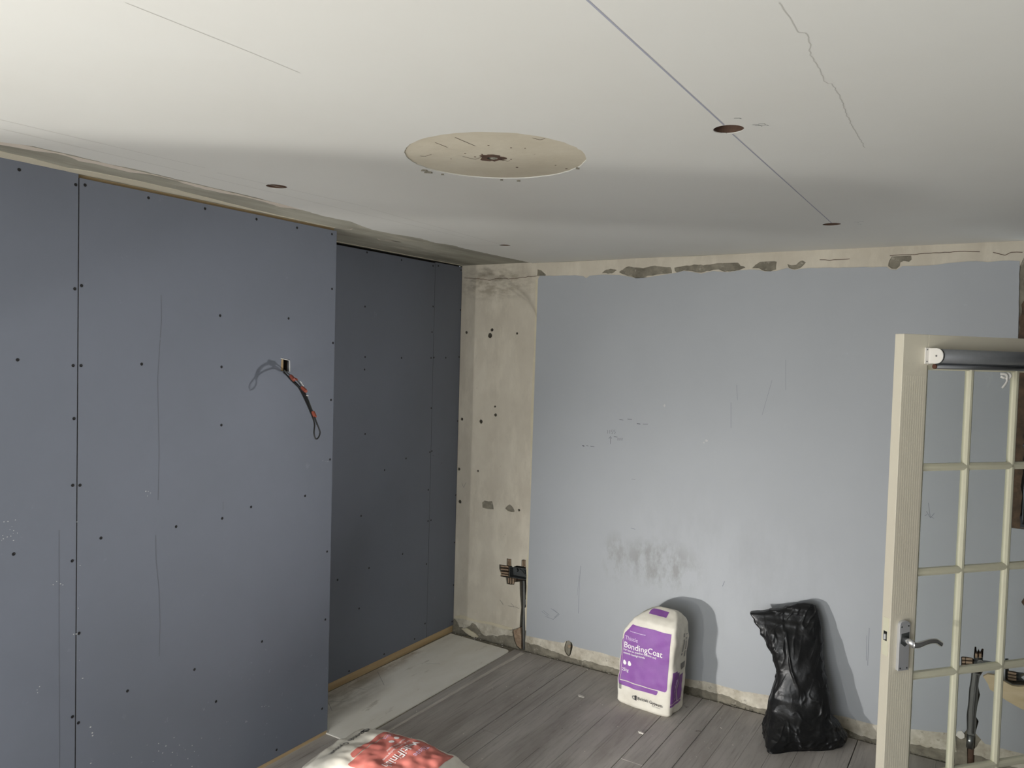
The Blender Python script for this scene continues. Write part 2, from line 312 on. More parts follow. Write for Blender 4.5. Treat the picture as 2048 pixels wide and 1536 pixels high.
skim = edge+[(4.38, -5.41), (4.38, 0.015)]
MB().plate([skim[::-1]]+hl+[circ(*rose_c, rose_r, 90, 0.0022, 2)], ceilm, 0.0, 0.004).build('white_skim_layer', 'skim', ceiling)
MB().plate([circ(*rose_c, rose_r+0.004, 60), circ(1.735, -2.258, 0.020, 14, 0.008, 3)], ceilm, 0.0, 0.0008).build('old_plaster_patch', 'rose', ceiling)
MB().plate([circ(1.735, -2.258, 0.036, 22, 0.012, 5), circ(1.735, -2.258, 0.016, 10)], ceilm, 0.0008, 0.0013).build('broken_centre', 'joist', ceiling)
mb = MB(); rr = random.Random(9)                      # nicks, cracks and pinholes of the patch
for px in [[(910, 274), (950, 291)], [(870, 284), (895, 294)], [(840, 311), (850, 312), (863, 308)], [(843, 274), (860, 268), (880, 266)], [(1065, 275), (1080, 279), (1090, 276)], [(925, 312), (950, 318), (968, 312), (985, 315)], [(1000, 316), (1015, 322), (1020, 320)]]:
    ribbon(mb, pxc(px), 0.0022, ceilm, 0.0013)
for q in [(930, 306), (977, 290), (1050, 296), (1034, 334), (902, 317), (1022, 295), (1133, 337), (1111, 330), (964, 308), (950, 313), (1006, 320), (1022, 318)]:
    x, y = pxc([q])[0]; mb.plate([circ(x, y, rr.uniform(0.002, 0.0042), 8, 0.001, int(x*1000))], ceilm, 0.0008, 0.0014)
mb.build('pinholes', 'joist', ceiling, fixn=False)
mb = MB()                                             # torn lips of skim round the patch
for (x, y, s) in ((848, 337, 0.7), (856, 341, 0.9), (885, 345, 0.3), (1003, 356, .3), (1037, 358, .4), (1155, 333, .4)):
    a, b = pxc([(x, y)])[0]
    mb.plate([[(a-.012*s, b-.006*s), (a+.002*s, b-.01*s), (a+.013*s, b+.002*s), (a+.011*s, b+.012*s), (a+.001, b+.003*s)]], ceilm, 0.003, 0.0085)
mb.build('torn_edge', 'chip', ceiling)
MB().plate([[(-0.1, -5.42), (4.4, -5.42), (4.4, 0.02), (-0.1, 0.02)]]+hl+[circ(1.735, -2.258, 0.03, 12)], ceilm, -0.03, -0.0165).build('lath_layer', 'joist', ceiling)
for x in (0.62, 2.04, 2.449, 0.86):
    MB().box((x-0.02, -5.4, H+0.032), (x+0.02, 0.0, H+0.128)).build('joist', 'joist', ceiling)
# strips of older plaster between the boards and the skim
zc_ = lambda L: pxc([(a/2.926, 220+b/2.926) for a, b in L])
cr = zc_([(0,240), (200,285), (400,338), (560,362), (800,412), (1000,458), (1200,508), (1400,560), (1600,608), (1800,655), (1960,690)])
MB().plate([rag([(0.40, -5.4)]+cr+[(0.336, -1.5), (0.336, -5.4)], 0.003, 21, 0.03, True)], ceilm, 0, 0.0016).build('cream_plaster_strip', 'ceil_cream', ceiling)
pk = zc_([(0,200), (200,234), (320,250), (400,268), (460,296), (560,312), (640,332), (760,362), (880,374), (1000,400), (1080,428), (1200,462), (1300,482), (1400,500), (1500,522), (1640,565), (1720,575)])
MB().plate([rag([(0.46, -5.4)]+pk+[(0.56, -1.85), (0.57, -3.6), (0.57, -5.4)], 0.003, 22, 0.02, True)], ceilm, 0, 0.002).build('pink_plaster_strip', 'ceil_pink', ceiling)
MB().plate([rag([(0.0, -1.48), (0.018, -1.48), (0.014, -0.02), (0.0, -0.02)], 0.004, 24, 0.03, True)], ceilm, 0, 0.002).build('cream_plaster_strip', 'ceil_cream', ceiling)
mb = MB()
for px in ([(770, 479), (800, 484), (783, 481)], [(672, 456), (700, 459), (705, 457)], [(755, 477), (762, 480), (790, 483)]):
    pts = pxc(px); ribbon(mb, pts, 0.007, ceilm, 0.0012)
mb.build('filler_smear', 'ceil_pink', ceiling, fixn=False)
# lines snapped, drawn and cracked on the ceiling
mb = MB(); cl = [(2.441, -5.3), (2.438, -3.03), (2.433, -2.29)]; ribbon(mb, cl, 0.0042, ceilm, 0.0044); ribbon(mb, [(2.429, -2.205), (2.427, -1.6), (2.424, -0.79)], 0.0035, ceilm, 0.0044)
mb.build('chalk_line', 'chalk', ceiling, fixn=False)
crk = [(1558,0), (1566,12), (1575,24), (1583,35), (1590,48), (1597,60), (1611,61), (1617,74), (1622,84), (1618,96), (1625,110), (1634,125), (1641,138), (1646,148), (1648,158), (1657,163), (1664,163), (1673,178), (1680,190), (1687,203), (1691,218), (1698,235), (1706,252), (1714,264), (1723,278), (1730,292)]
crk = pxc(crk); mb = MB(); ribbon(mb, rag(crk, 0.002, 3, 0.01), 0.0022, ceilm, 0.0043); mb.build('ceiling_crack', 'pencil', ceiling, fixn=False)
mb = MB()
for a, b in (((0, 236), (410, 333)), ((435, 343), (735, 412)), ((0, 254), (380, 343)), ((400, 348), (930, 474)), ((740, 415), (1000, 487)), ((905, 488), (1005, 489))):
    ribbon(mb, pxc([a, b]), 0.0022, ceilm, 0.0043)
ribbon(mb, pxc([(250, 0), (500, 100), (600, 142)]), 0.002, ceilm, 0.0043)
mb.build('pencil_lines', 'pencil', ceiling, fixn=False)
mb = MB()
for (x, y) in ((1505, 246), (1510, 248), (1517, 244), (1523, 247), (1440, 262), (1468, 233), (1709, 442), (1714, 446), (1718, 441)):
    a, b = pxc([(x, y)])[0]; ribbon(mb, [(a, b), (a+.012, b+.004), (a+.014, b+.012)], 0.0016, ceilm, 0.0044)
mb.build('pencil_scribble', 'pencil_dark', ceiling, fixn=False)
# downlight holes: each a cut ring
for x, y, r, lab in holes:
    o = MB()
    n = 32; vs = []; fs = []
    for k in range(n):
        c, s = math.cos(2*PI*k/n), math.sin(2*PI*k/n)
        for (rad, d) in ((r+0.0012, 0.0022), (r-0.0015, 0.0022), (r-0.0015, -0.03), (r+0.0012, -0.03)): vs.append((x+rad*c, y+rad*s, H-d))
    for k in range(n):
        for j in range(4): fs.append((k*4+j, k*4+(j+1) % 4, ((k+1) % n)*4+(j+1) % 4, ((k+1) % n)*4+j))
    o.add(vs, fs); ob = o.build('downlight_hole_rim', 'joist', ceiling)
    ob['label'] = lab

# ------------------------------------------------------------------ left wall: chimney breast and alcove, boarded in plasterboard
wl = MB().box((-0.1, -1.47, 0.0), (-0.045, 0.05, H)).build('wall_left', 'void', kind='structure')
MB().box((-0.1, -5.42, 0.0), (0.295, -1.505, H+0.03)).build('chimney_breast', 'brick', wl)
def screws(parent, pts, mapf):
    me = None
    for a, b in pts:
        if me is None:
            mb = MB(); n = 10
            rr = [(0.0066, 0.0006), (0.0052, 0.0002), (0.0046, -0.0002)]
            vs = [(0.0009, 0, 0)]; fs = []
            prof = [(0.0006, 0.0058), (0.0012, 0.0044), (0.0004, 0.0012)]
            for d, r in prof:
                for k in range(n): vs.append((d, r*math.cos(2*PI*k/n), r*math.sin(2*PI*k/n)))
            for j in range(2):
                for k in range(n): fs.append((1+j*n+k, 1+j*n+(k+1) % n, 1+(j+1)*n+(k+1) % n, 1+(j+1)*n+k))
            fs.append(tuple(1+2*n+k for k in range(n)))
            mb.add(vs, fs); o = mb.build('screw', 'screw', parent); me = o.data
            o.parent = None
        else:
            o = bpy.data.objects.new('screw', me); COL.objects.link(o)
        o.location = mapf(a, b, 0.0); o.parent = parent
def board(y0, y1, z0, z1, mapf, pts, hole=None):
    loops = [[(y0, z0), (y1, z0), (y1, z1), (y0, z1)]]
    if hole: loops.append(hole)
    o = MB().plate(loops, mapf, -0.0125, -0.0006).build('plasterboard', 'board_edge', wl)
    lp = [[(y0+0.0005, z0), (y1-0.0008, z0), (y1-0.0008, z1), (y0+0.0005, z1)]]
    if hole: lp.append(hole)
    MB().plate(lp, mapf, -0.0006, 0.0).build('paper_face', 'board_face', o)
    screws(o, pts, mapf)
    return o
fs_ = [(-2.896, 2.422), (-2.716, 2.41), (-2.684, 2.415), (-2.449, 2.415), (-2.208, 2.417), (-1.956, 2.416), (-1.732, 2.414), (-1.517, 2.417), (-2.717, 2.056), (-2.694, 2.069), (-2.899, 1.811), (-2.721, 1.793), (-2.694, 1.793), (-2.47, 1.799), (-2.131, 1.998), (-1.772, 2.006), (-2.121, 1.789), (-1.51, 2.16), (-1.497, 1.904), (-1.503, 1.632), (-2.717, 1.61), (-2.720, 1.379), (-2.695, 1.376), (-2.909, 1.178), (-2.720, 1.115), (-2.619, 1.176), (-2.32, 1.165), (-2.108, 1.162), (-1.962, 1.187), (-1.656, 1.192), (-1.502, 1.346), (-1.51, 0.902), (-1.513, 0.572), (-1.892, 0.58), (-2.23, 0.568), (-2.514, 0.582), (-2.126, 0.398), (-1.523, 0.139), (-1.8, 0.054), (-2.716, 0.563), (-2.695, 0.533), (-2.695, 0.853), (-2.118, 1.55), (-3.2, 1.8), (-3.2, 1.2), (-3.2, 0.6), (-3.2, 2.3)]
hy = (-1.812, -1.765); hz = (1.772, 1.83)
hole = [(hy[0], hz[0]), (hy[1], hz[0]-.004), (hy[1]+.003, hz[1]-.008), (hy[0]+.004, hz[1])]
b1 = board(-5.4, -2.7062, 0.02, 2.449, front, [p for p in fs_ if p[0] < -2.7062])
b1['label'] = 'plasterboard sheet at the left edge, left of the long vertical joint'
b2 = board(-2.7028, -1.485, 0.02, 2.436, front, [p for p in fs_ if p[0] > -2.7062], hole)
b2['label'] = 'plasterboard sheet on the chimney breast with cables hanging from it'
as_ = [(-0.916, 2.423), (-0.619, 2.415), (-0.316, 2.414), (-0.262, 2.42), (-0.017, 2.42), (-0.923, 2.119), (-0.306, 2.161), (-0.914, 1.836), (-0.599, 1.834), (-0.314, 1.837), (-0.916, 1.765), (-0.901, 1.399), (-0.536, 1.223), (-0.729, 1.174), (-0.305, 0.8), (-0.548, 0.638), (-0.845, 0.618), (-1.096, 0.607), (-0.310, 0.525), (-0.921, 0.401), (-0.992, 0.062), (-0.698, 0.066), (-0.413, 0.072), (-0.311, 0.141), (-0.012, 2.158), (-0.015, 1.847), (-0.012, 1.421), (-0.012, 0.925), (-0.013, 0.606), (-0.012, 0.318), (-0.019, 0.072), (-0.92, 0.933), (-0.3, 1.52), (-0.303, 1.24), (-0.283, 1.245), (-0.285, 1.84), (-0.16, 1.84), (-0.31, 2.0), (-0.31, 1.0), (-0.275, 0.8)]
b3 = board(-1.50, -0.2922, 0.045, 2.434, alc, [p for p in as_ if p[0] < -0.2922])
b3['label'] = 'wide plasterboard sheet in the alcove'
b4 = board(-0.2905, -0.004, 0.045, 2.44, alc, [p for p in as_ if p[0] > -0.2922])
b4['label'] = 'narrow plasterboard strip in the alcove corner'
MB().box((0.0, -1.4975, 0.0), (0.33, -1.4855, 2.43)).build('plasterboard', 'board_face', wl)      # return side of the breast
for nm, a, b in (('batten', (0.30, -5.4, 0.0), (0.331, -1.487, 0.019)), ('batten', (0.296, -5.4, 2.436), (0.318, -1.487, 2.4498)), ('batten', (-0.03, -1.485, 0.0), (-0.001, -0.01, 0.044)), ('batten', (-0.045, -1.485, 0.0), (-0.031, -0.01, 0.06))):
    MB().box(a, b).build(nm, 'pine', wl)
MB().box((-0.045, -1.5, 2.30), (-0.014, 0.0, 2.44)).build('stud', 'void', wl)
for y in (-2.78, -2.705, -1.7, -1.56): MB().box((0.296, y-.02, 0.03), (0.3205, y+.02, 2.43)).build('stud', 'void', wl)
# small offcut lump at the board's foot
crumbs = MB(); crumb(crumbs, 0.333, -1.482, 0.0, 0.016); o = crumbs.build('mortar_lump', 'cement'); tag(o, 'small grey mortar lump at the foot of the chimney breast corner', 'debris')
# scuffs
mb = MB()
for px in ([(322, 590), (323, 640), (320, 675)], [(320, 680), (315, 760), (318, 900), (316, 1000)], [(311, 1070), (312, 1120), (318, 1180), (320, 1250), (318, 1312)], [(446, 1003), (446, 1020)]):
    ribbon(mb, pxl(px), 0.0022, front, 0.0006)
mb.build('pencil_lines', 'scuff', b2, fixn=False)
mb = MB()
for px in ([(118, 1060), (118, 1250), (119, 1536)], ): ribbon(mb, pxl(px), 0.002, front, 0.0005)
mb.build('pencil_lines', 'scuff', b1, fixn=False)
mb = MB(); rr = random.Random(5)
def specks(mb, px, n, sx, sy, X, mapf, s0, s1):
    for _ in range(n):
        a, b = pxl([(px[0]+rr.gauss(0, sx), px[1]+rr.gauss(0, sy))], X)[0]; s = rr.uniform(s0, s1)
        L = [(a+s*rr.uniform(.5, 1)*math.cos(t), b+0.8*s*rr.uniform(.5, 1)*math.sin(t)) for t in (0, 1.2, 2.4, 3.6, 4.9)]
        mb.plate([L], mapf, 0.0001, 0.0004)
specks(mb, (295, 987), 5, 3, 4, .334, front, .001, .004)
specks(mb, (160, 1200), 6, 4, 150, .334, front, .001, .004)
specks(mb, (183, 1480), 4, 2, 20, .334, front, .002, .005)
specks(mb, (370, 1500), 22, 60, 18, .334, front, .001, .004)
specks(mb, (152, 1268), 3, 2, 3, .334, front, .003, .006)
specks(mb, (650, 922), 3, 4, 1, .334, front, .001, .003)
specks(mb, (534, 1412), 4, 6, 2, .334, front, .002, .004)
mb.build('white_marks', 'white_mark', b2, fixn=False, kind='stuff')
mb = MB()
specks(mb, (18, 1065), 14, 14, 12, .334, front, .001, .003); specks(mb, (118, 1168), 4, 8, 3, .334, front, .002, .003); specks(mb, (75, 1380), 3, 3, 5, .334, front, .002, .003)
mb.build('white_marks', 'white_mark', b1, fixn=False, kind='stuff')
mb = MB(); specks(mb, (874, 920), 10, 5, 30, 0, alc, .002, .006); mb.build('white_marks', 'scuff', b3, fixn=False, kind='stuff')
# the square cable hole and what hangs from it
MB().box((0.296, hy[0]-.01, hz[0]-.02), (0.300, hy[1]+.01, hz[1]+.02)).build('hole_backing', 'dark_hole', b2)
MB().box((0.300, hy[0]+.0, hz[0]-.01), (0.3205, hy[0]+.026, hz[1]+.01)).build('stud_edge', 'pine', b2)
MB().plate([[(hy[0]-.004, hz[1]-.004), (hy[1]+.005, hz[1]-.013), (hy[1]+.007, hz[0]-.004), (hy[1]+.001, hz[0]-.002), (hy[1]+.001, hz[1]-.010), (hy[0]+.002, hz[1]-.001)]], front, 0, 0.001).build('torn_paper', 'white_mark', b2, fixn=False)
cab = empty('cable_loop', (0.34, -1.79, 1.78), 'bundle of black cables with orange tape hanging from a square hole in the plasterboard', 'cable')
def pc(x, y, X): return on(x, y, 0, X if X < 0.334 else 0.334+(X-0.334)*1.48)
def spline(P, n=8):
    out = []
    for i in range(len(P)-1):
        p0 = P[max(i-1, 0)]; p1 = P[i]; p2 = P[i+1]; p3 = P[min(i+2, len(P)-1)]
        for k in range(n):
            t = k/n; out.append(0.5*((2*p1)+(p2-p0)*t+(2*p0-5*p1+4*p2-p3)*t*t+(3*p1-p0-3*p2+p3)*t**3))
    out.append(P[-1]); return out
main = [(566, 745, .325), (575, 751, .355), (592, 766, .42), (607, 783, .475), (617, 806, .52), (626, 828, .55), (630, 838, .56), (637, 855, .575), (640, 866, .58), (636, 876, .583), (631, 877, .583), (628, 866, .578), (629, 848, .565), (624, 832, .55), (613, 806, .515), (599, 778, .465), (588, 766, .42), (573, 750, .36), (566, 743, .325)]
MB().tube(spline([pc(*m) for m in main], 6), 0.0031, 8).build('cable', 'cable', cab, smooth=True)
MB().tube(spline([pc(x, y, X) for x, y, X in [(568, 740, .325), (580, 750, .37), (597, 764, .43), (612, 790, .49), (622, 815, .53), (630, 835, .555), (634, 850, .565)]], 6), 0.0028, 8).build('cable', 'cable_grey', cab, smooth=True)
MB().tube(spline([pc(x, y, X) for x, y, X in [(567, 743, .325), (583, 761, .39), (603, 781, .45), (617, 811, .51), (625, 834, .545)]], 6), 0.0036, 8).build('cable', 'cable', cab, smooth=True)
MB().tube([pc(601, 763, .44), pc(607, 772, .455)], 0.0016, 6).build('white_tag', 'white_plastic', cab)
MB().tube([pc(612, 791, .495), pc(617, 791.5, .5)], 0.0012, 6).build('white_tag', 'white_plastic', cab)
for a, b, X0, X1 in (((582, 752), (588, 760), .40, .425), ((604, 775), (612, 783), .465, .485), ((626, 824), (630, 834), .545, .557)):
    MB().tube([pc(*a, X0), pc((a[0]+b[0])/2, (a[1]+b[1])/2, (X0+X1)/2), pc(*b, X1)], [0.0075, 0.0085, 0.0075], 10).build('tape_band', 'orange', cab)
MB().add([pc(585, 753, .41), pc(596, 758, .43), pc(594, 762, .43), pc(587, 757, .415)], [(0, 1, 2, 3)]).build('tape_tail', 'orange', cab, fixn=False)

# ------------------------------------------------------------------ back wall
ebox = zb(980, 1090, 6.982, [(240,185), (270,190), (302,190), (305,290), (330,305), (380,285), (445,295), (447,205), (478,200), (507,205), (510,335), (582,345), (560,400), (580,450), (575,520), (527,515), (520,620), (525,700), (522,850), (492,875), (497,1100), (490,1300), (492,1470), (430,1462), (370,1420), (335,1330), (318,1190), (370,1175), (420,1145), (428,1000), (440,870), (425,700), (418,510), (350,515), (345,550), (300,552), (240,540), (225,450), (150,435), (160,400), (135,330), (135,268), (190,275), (238,282)])
ebox2 = zb(1900, 1260, 5.568, [(262,320), (275,180), (292,180), (300,240), (318,205), (335,240), (355,200), (375,205), (365,330), (420,335), (470,345), (535,370), (535,400), (450,420), (375,450), (330,520), (315,620), (335,720), (305,840), (290,960), (320,1010), (285,1140), (275,1300), (268,1500), (190,1500), (190,1240), (188,1100), (185,950), (205,800), (215,640), (240,470), (200,415), (125,415), (125,290), (180,290), (255,305)])
ebox3 = zb(1900, 1260, 5.568, [(615,310), (650,310), (655,445), (700,450), (740,460), (830,470), (830,500), (790,520), (840,560), (830,610), (700,600), (615,555)])
tc_ = on(1137.5, 1295, 1, 0)
tube_hole = [(tc_.x+0.027*math.cos(t)+0.003*math.sin(3*t), tc_.z+0.050*math.sin(t)+0.003*math.cos(2*t)) for t in [2*PI*k/26 for k in range(26)]]
drills = [(934,665,3,8), (981,671,5,7), (1035,667,2.4,9), (963,843,4,4), (925,838,3,3), (991,813,2,2), (992,830,3,5), (957,942,2.2,1), (919,938,3,6), (921,1003,3.6,3), (1039,1020,2.4,2), (985,660,3.2,5)]
dr = []
for x, y, r, s in drills:
    c = pxb([(x, y)])[0]; dr.append(circ(c[0], c[1], r*0.0034, 10, 0.0012, s))
W0 = [(-0.02, -0.02), (3.115, -0.02), (3.4, -0.02), (3.4, 1.14), (3.118, 1.14), (3.118, H+0.02), (-0.02, H+0.02)]
wb = MB().box((-0.05, 0.05, -0.05), (3.4, 0.11, 1.14)).box((-0.05, 0.05, 1.14), (3.118, 0.11, H+0.05)).build('wall_back', 'brick', kind='structure')
MB().plate([W0, ebox, ebox2, ebox3, tube_hole[::-1]]+dr, back, -0.05, 0.0).build('cement_base_layer', 'cement', wb)
# chips where the old coving plaster has come away
ch = [[(33,165), (50,168), (68,186), (66,190), (33,190)], [(300,178), (318,166), (335,161), (362,166), (350,178), (325,181)],
      [(372,176), (392,158), (410,152), (440,156), (470,158), (500,152), (520,150), (560,152), (586,155), (590,168), (590,178), (560,183), (530,186), (500,189), (470,196), (440,197), (415,191), (395,186)],
      [(600,156), (625,152), (650,148), (690,143), (720,147), (745,144), (760,142), (785,134), (800,140), (820,131), (850,130), (868,138), (875,147), (895,156), (868,165), (840,171), (810,172), (785,165), (760,167), (735,170), (712,178), (690,176), (670,170), (640,167), (612,175), (603,170)],
      [(920,158), (935,145), (955,130), (975,123), (1000,120), (1012,128), (1024,132), (1022,166), (1000,170), (975,170), (950,160)],
      [(1068,142), (1085,148), (1105,146), (1118,134), (1130,128), (1143,134), (1138,146), (1125,156), (1098,163), (1072,156)],
      [(1487,150), (1490,128), (1500,108), (1520,95), (1545,92), (1568,96), (1580,108), (1582,122), (1572,133), (1550,128), (1538,135), (1533,150), (1520,160), (1500,162)]]
chl = [rag(zb(1060, 460, 2.073, c), 0.0025, i, 0.012, True) for i, c in enumerate(ch)]
patches = [rag(zb(880, 900, 3.657, c), 0.001, i, 0.01, True) for i, c in enumerate([[(312,385), (330,368), (360,375), (385,372), (392,400), (396,433), (350,430), (315,420)], [(480,425), (500,405), (515,396), (535,415), (548,440), (548,455), (515,450), (492,440)]])]
# cream plaster: strip in the corner and band under the ceiling
botL = zb(900, 1180, 5.851, [(880,470), (740,455), (700,440), (600,430), (480,395), (340,372), (230,345), (150,320), (60,330), (38,345)])
# the chase leaves this layer at its foot: walk up its right side, round the box and down its left side
n = len(ebox)
seq = [ebox[k] for k in range(20, -1, -1)]+[ebox[k] for k in range(n-1, 27, -1)]
cream_outer = [(0.002, H), (3.115, H), (3.112, 2.43), (3.10, 2.41), (3.11, 2.385), (3.098, 2.36), (3.09, 2.335), (0.60, 2.335), (0.598, 0.13), (ebox[20][0]+0.002, 0.13)]+[p for p in seq if p[1] > 0.135]+rag(botL[1:], 0.003, 31, 0.015)+[(0.002, botL[-1][1])]
pl = MB().plate([cream_outer]+chl+patches+dr, back, 0.0002, 0.006).build('old_cream_plaster', 'cream', wb)
# lighter cream: edge band left of the paint and picture of the removed coving
MB().plate([rag([(0.566, 2.345), (0.606, 2.345), (0.600, 1.6), (0.597, 0.16), (0.567, 0.16), (0.560, 0.60), (0.570, 0.62), (0.575, 1.0), (0.560, 1.5), (0.572, 2.0)], 0.0022, 41, 0.03, True)], back, 0.006, 0.0072).build('pale_cream_edge', 'cream_light', wb)
cb = [c for c in zb(1060, 460, 2.073, [(4,142), (300,122), (600,104), (900,92), (1200,76), (1500,66), (1800,52), (2030,44)])]
MB().plate([[(0.0, 2.409), (0.0, 2.438)]+[(0.57, 2.438), (3.11, 2.438), (3.11, 2.400), (1.9, 2.398), (0.57, 2.408)]], back, 0.006, 0.0066).build('cut_coving_band', 'cream', wb)
# bright filler line just above the alcove foot
fl = zb(900, 1180, 5.851, [(60,300), (150,290), (230,320), (300,345), (480,370), (620,410), (735,440), (735,462), (640,455), (480,402), (340,380), (230,352), (140,330), (70,332)])
MB().plate([rag(fl, 0.001, 7, 0.02, True)], back, 0.006, 0.0075).build('filler_line', 'cream_light', wb)
# painted plaster
topb = zb(1060, 460, 2.073, [(36,205), (44,190), (120,190), (190,188), (225,193), (235,201), (250,190), (300,186), (370,187), (400,192), (440,201), (480,199), (540,189), (590,181), (605,179), (640,170), (672,174), (712,182), (760,171), (820,176), (870,168), (910,165), (950,166), (975,173), (1022,171), (1068,158), (1095,167), (1140,160), (1300,156), (1480,154), (1495,165), (1520,166), (1545,150), (1600,150), (1680,146), (1720,140), (1780,134), (1850,130), (1900,134), (1960,128), (2030,130)])
botb = [(0.590, 0.135), (0.64, 0.128), (0.75, 0.126), (0.82, 0.121)]
th_ = pxb([(1128, 1284), (1133, 1279), (1140, 1279), (1146, 1285), (1149, 1297)])
bz = lambda L: zb(1040, 1240, 4.452, L)
botb = bz([(60,135), (130,150), (200,165), (260,178), (330,190)])+bz([(395,200), (405,188), (440,178), (470,200), (478,225), (520,240), (620,265), (700,280), (800,310), (880,330)])
botb += zb(1200, 1180, 3.413, [(585,600), (650,612), (720,620), (800,640), (850,655), (900,668), (980,690), (1060,700), (1140,712)])
botb += zb(1200, 1180, 3.413, [(1580,845), (1680,862), (1760,885), (1880,915)])+[(2.86, 0.135), (2.93, 0.15)]
blue_outer = topb+[(3.098, 1.9), (3.090, 1.6), (3.097, 1.15), (3.4, 1.138), (3.4, 0.13), (3.05, 0.135)]
# enter the second chase at its foot
b2f = [p for p in ebox2 if p[1] > 0.14]
k0 = max(range(len(ebox2)), key=lambda i: ebox2[i][0] if ebox2[i][1] < 0.25 and ebox2[i][1] > 0.14 else -9)
i_r = [i for i, p in enumerate(ebox2) if p[1] < 0.14]
r_side = [ebox2[k] for k in range(i_r[0]-1, -1, -1)]; l_side = [ebox2[k] for k in range(len(ebox2)-1, i_r[-1], -1)]
blue_outer += r_side+l_side+[(2.955, 0.14)]+botb[::-1]
blue_outer = rag(blue_outer[:1]+blue_outer[1:], 0.0016, 51, 0.03)
MB().plate([blue_outer, ebox3], back, 0.0002, 0.0085).build('painted_plaster', 'blue', wb)
# the brown broken edge at the right end and the dark hatch beyond
MB().plate([rag([(3.10, 1.14), (3.14, 1.14), (3.14, 2.34), (3.105, 2.33), (3.11, 2.2), (3.10, 2.1), (3.095, 1.95), (3.106, 1.6)], 0.006, 61, 0.02, True)], back, -0.06, 0.0078).build('broken_plaster_edge', 'brick', wb)
h = MB(); h.box((3.11, 0.45, 1.10), (3.42, 0.5, H)); h.box((3.11, 0.0, 1.08), (3.42, 0.5, 1.138)); h.build('hatch_recess', 'void', wb)
MB().box((3.155, 0.2, 1.14), (3.185, 0.23, 1.36)).build('hatch_post', 'pvc', wb)
MB().box((3.11, 0.15, 1.50), (3.42, 0.19, 1.515)).build('hatch_rail', 'pvc', wb)
# dirty band left by the skirting board
db = []
lo = bz([(50,190), (110,215), (180,230), (250,255), (300,275), (360,300), (440,325), (480,340), (540,355), (600,362), (680,385), (760,405), (830,420), (900,445)])+zb(1200, 1180, 3.413, [(600,655), (680,672), (740,690), (800,705), (850,715), (900,735), (960,765), (1030,790), (1140,815)])+zb(1200, 1180, 3.413, [(1600,930), (1690,950), (1760,985), (1830,1005), (1880,1015)])+[(2.86, 0.055), (2.94, 0.06)]
hi = [(x, z+0.02) for x, z in botb]
nh = MB(); nh.plate([rag(lo, 0.004, 71, 0.012)+hi[::-1], tube_hole], back, 0.0001, 0.0042).build('dirty_plaster_band', 'dirty_cream', wb)
MB().plate([rag([(3.0, 0.07), (3.2, 0.055), (3.4, 0.06), (3.4, 0.14), (3.04, 0.15)], 0.004, 72, 0.02, True)], back, 0.0001, 0.0042).build('dirty_plaster_band', 'dirty_cream', wb)
al = zb(900, 1180, 5.851, [(60,330), (140,325), (230,350), (340,378), (480,400), (640,450), (735,470), (735,540), (640,520), (560,540), (500,520), (430,540), (370,500), (330,440), (300,400), (260,380), (235,420), (180,440), (110,430), (100,380)])
MB().plate([rag(al, 0.003, 75, 0.012, True)], back, 0.0001, 0.0045).build('dirty_plaster_band', 'dirty_cream', wb)
al2 = zb(900, 1180, 5.851, [(140,450), (200,440), (260,480), (310,510), (335,545), (320,560), (270,550), (200,500)])
MB().plate([rag(al2, 0.002, 76, 0.012, True)], back, 0.0001, 0.008).build('loose_plaster_lump', 'cream_light', wb)
mb = MB(); rr2 = random.Random(3)                     # rubble in the joint between wall and floor
for i in range(120):
    x = rr2.uniform(0.05, 3.2); k = rr2.uniform(0.004, 0.011)
    if 0.53 < x < 0.56: continue
    crumb(mb, x, -0.006-rr2.random()*0.012, 0.002, k)
mb.build('mortar_rubble', 'cement', wb, kind='stuff')
c_ = Vector(tube_hole[0]); cc = sum((Vector(p) for p in tube_hole), Vector((0, 0)))/len(tube_hole)
MB().plate([[((p[0]-cc.x)*(0.98 if p[0] < cc.x+0.008 else 0.35)+cc.x, (p[1]-cc.y)*0.98+cc.y) for p in tube_hole]], back, -0.03, -0.006).build('hole_fill', 'chip', wb)
# things in the tube hole, brick showing beside the chase
MB().tube([on(1138, 1293, 1, 0.0)+Vector((0, 0.035, 0)), on(1138, 1293, 1, 0.0)+Vector((0.0, 0.003, 0))], 0.010, 12).build('pipe_stub', 'mortar', wb)
MB().plate([zb(980, 1090, 6.982, [(322,1195), (420,1155), (430,1300), (428,1455), (375,1410), (340,1320)])], back, -0.03, -0.004).build('brick', 'mortar', wb)
# cracks in the plaster under the ceiling, the line across the cream strip
mb = MB()
ribbon(mb, rag(pxb([(930, 556), (950, 558), (975, 560), (1000, 558), (1030, 557), (1058, 553), (1075, 552)]), 0.004, 5, 0.02), 0.003, back, 0.0072)
ribbon(mb, zb(960, 460, 6.98, [(0, 0)]*2), 0.001, back, 0.0072)
for px in ([(1986, 505), (1998, 508), (2010, 511), (2022, 505), (2045, 505)], [(1780, 512), (1840, 508), (1930, 503), (1960, 504)], [(1640, 520), (1660, 521), (1700, 518)], [(1000, 482+70), (1010, 552)]):
    ribbon(mb, rag(pxb(px), 0.002, 6, 0.02), 0.003, back, 0.0072)
mb.build('plaster_cracks', 'joist', wb, fixn=False)
mb = MB()
for px in ([(1065, 524), (1180, 519), (1260, 515)], [(1300, 513), (1420, 508), (1500, 504)], [(1620, 498), (1760, 490), (1900, 484), (2045, 477)]): ribbon(mb, [(x, z-.006) for x, z in rag(pxb(px), 0.001, 6, 0.05)], 0.0055, back, 0.0072)
mb.build('ceiling_joint', 'ceil_cement', wb, fixn=False)
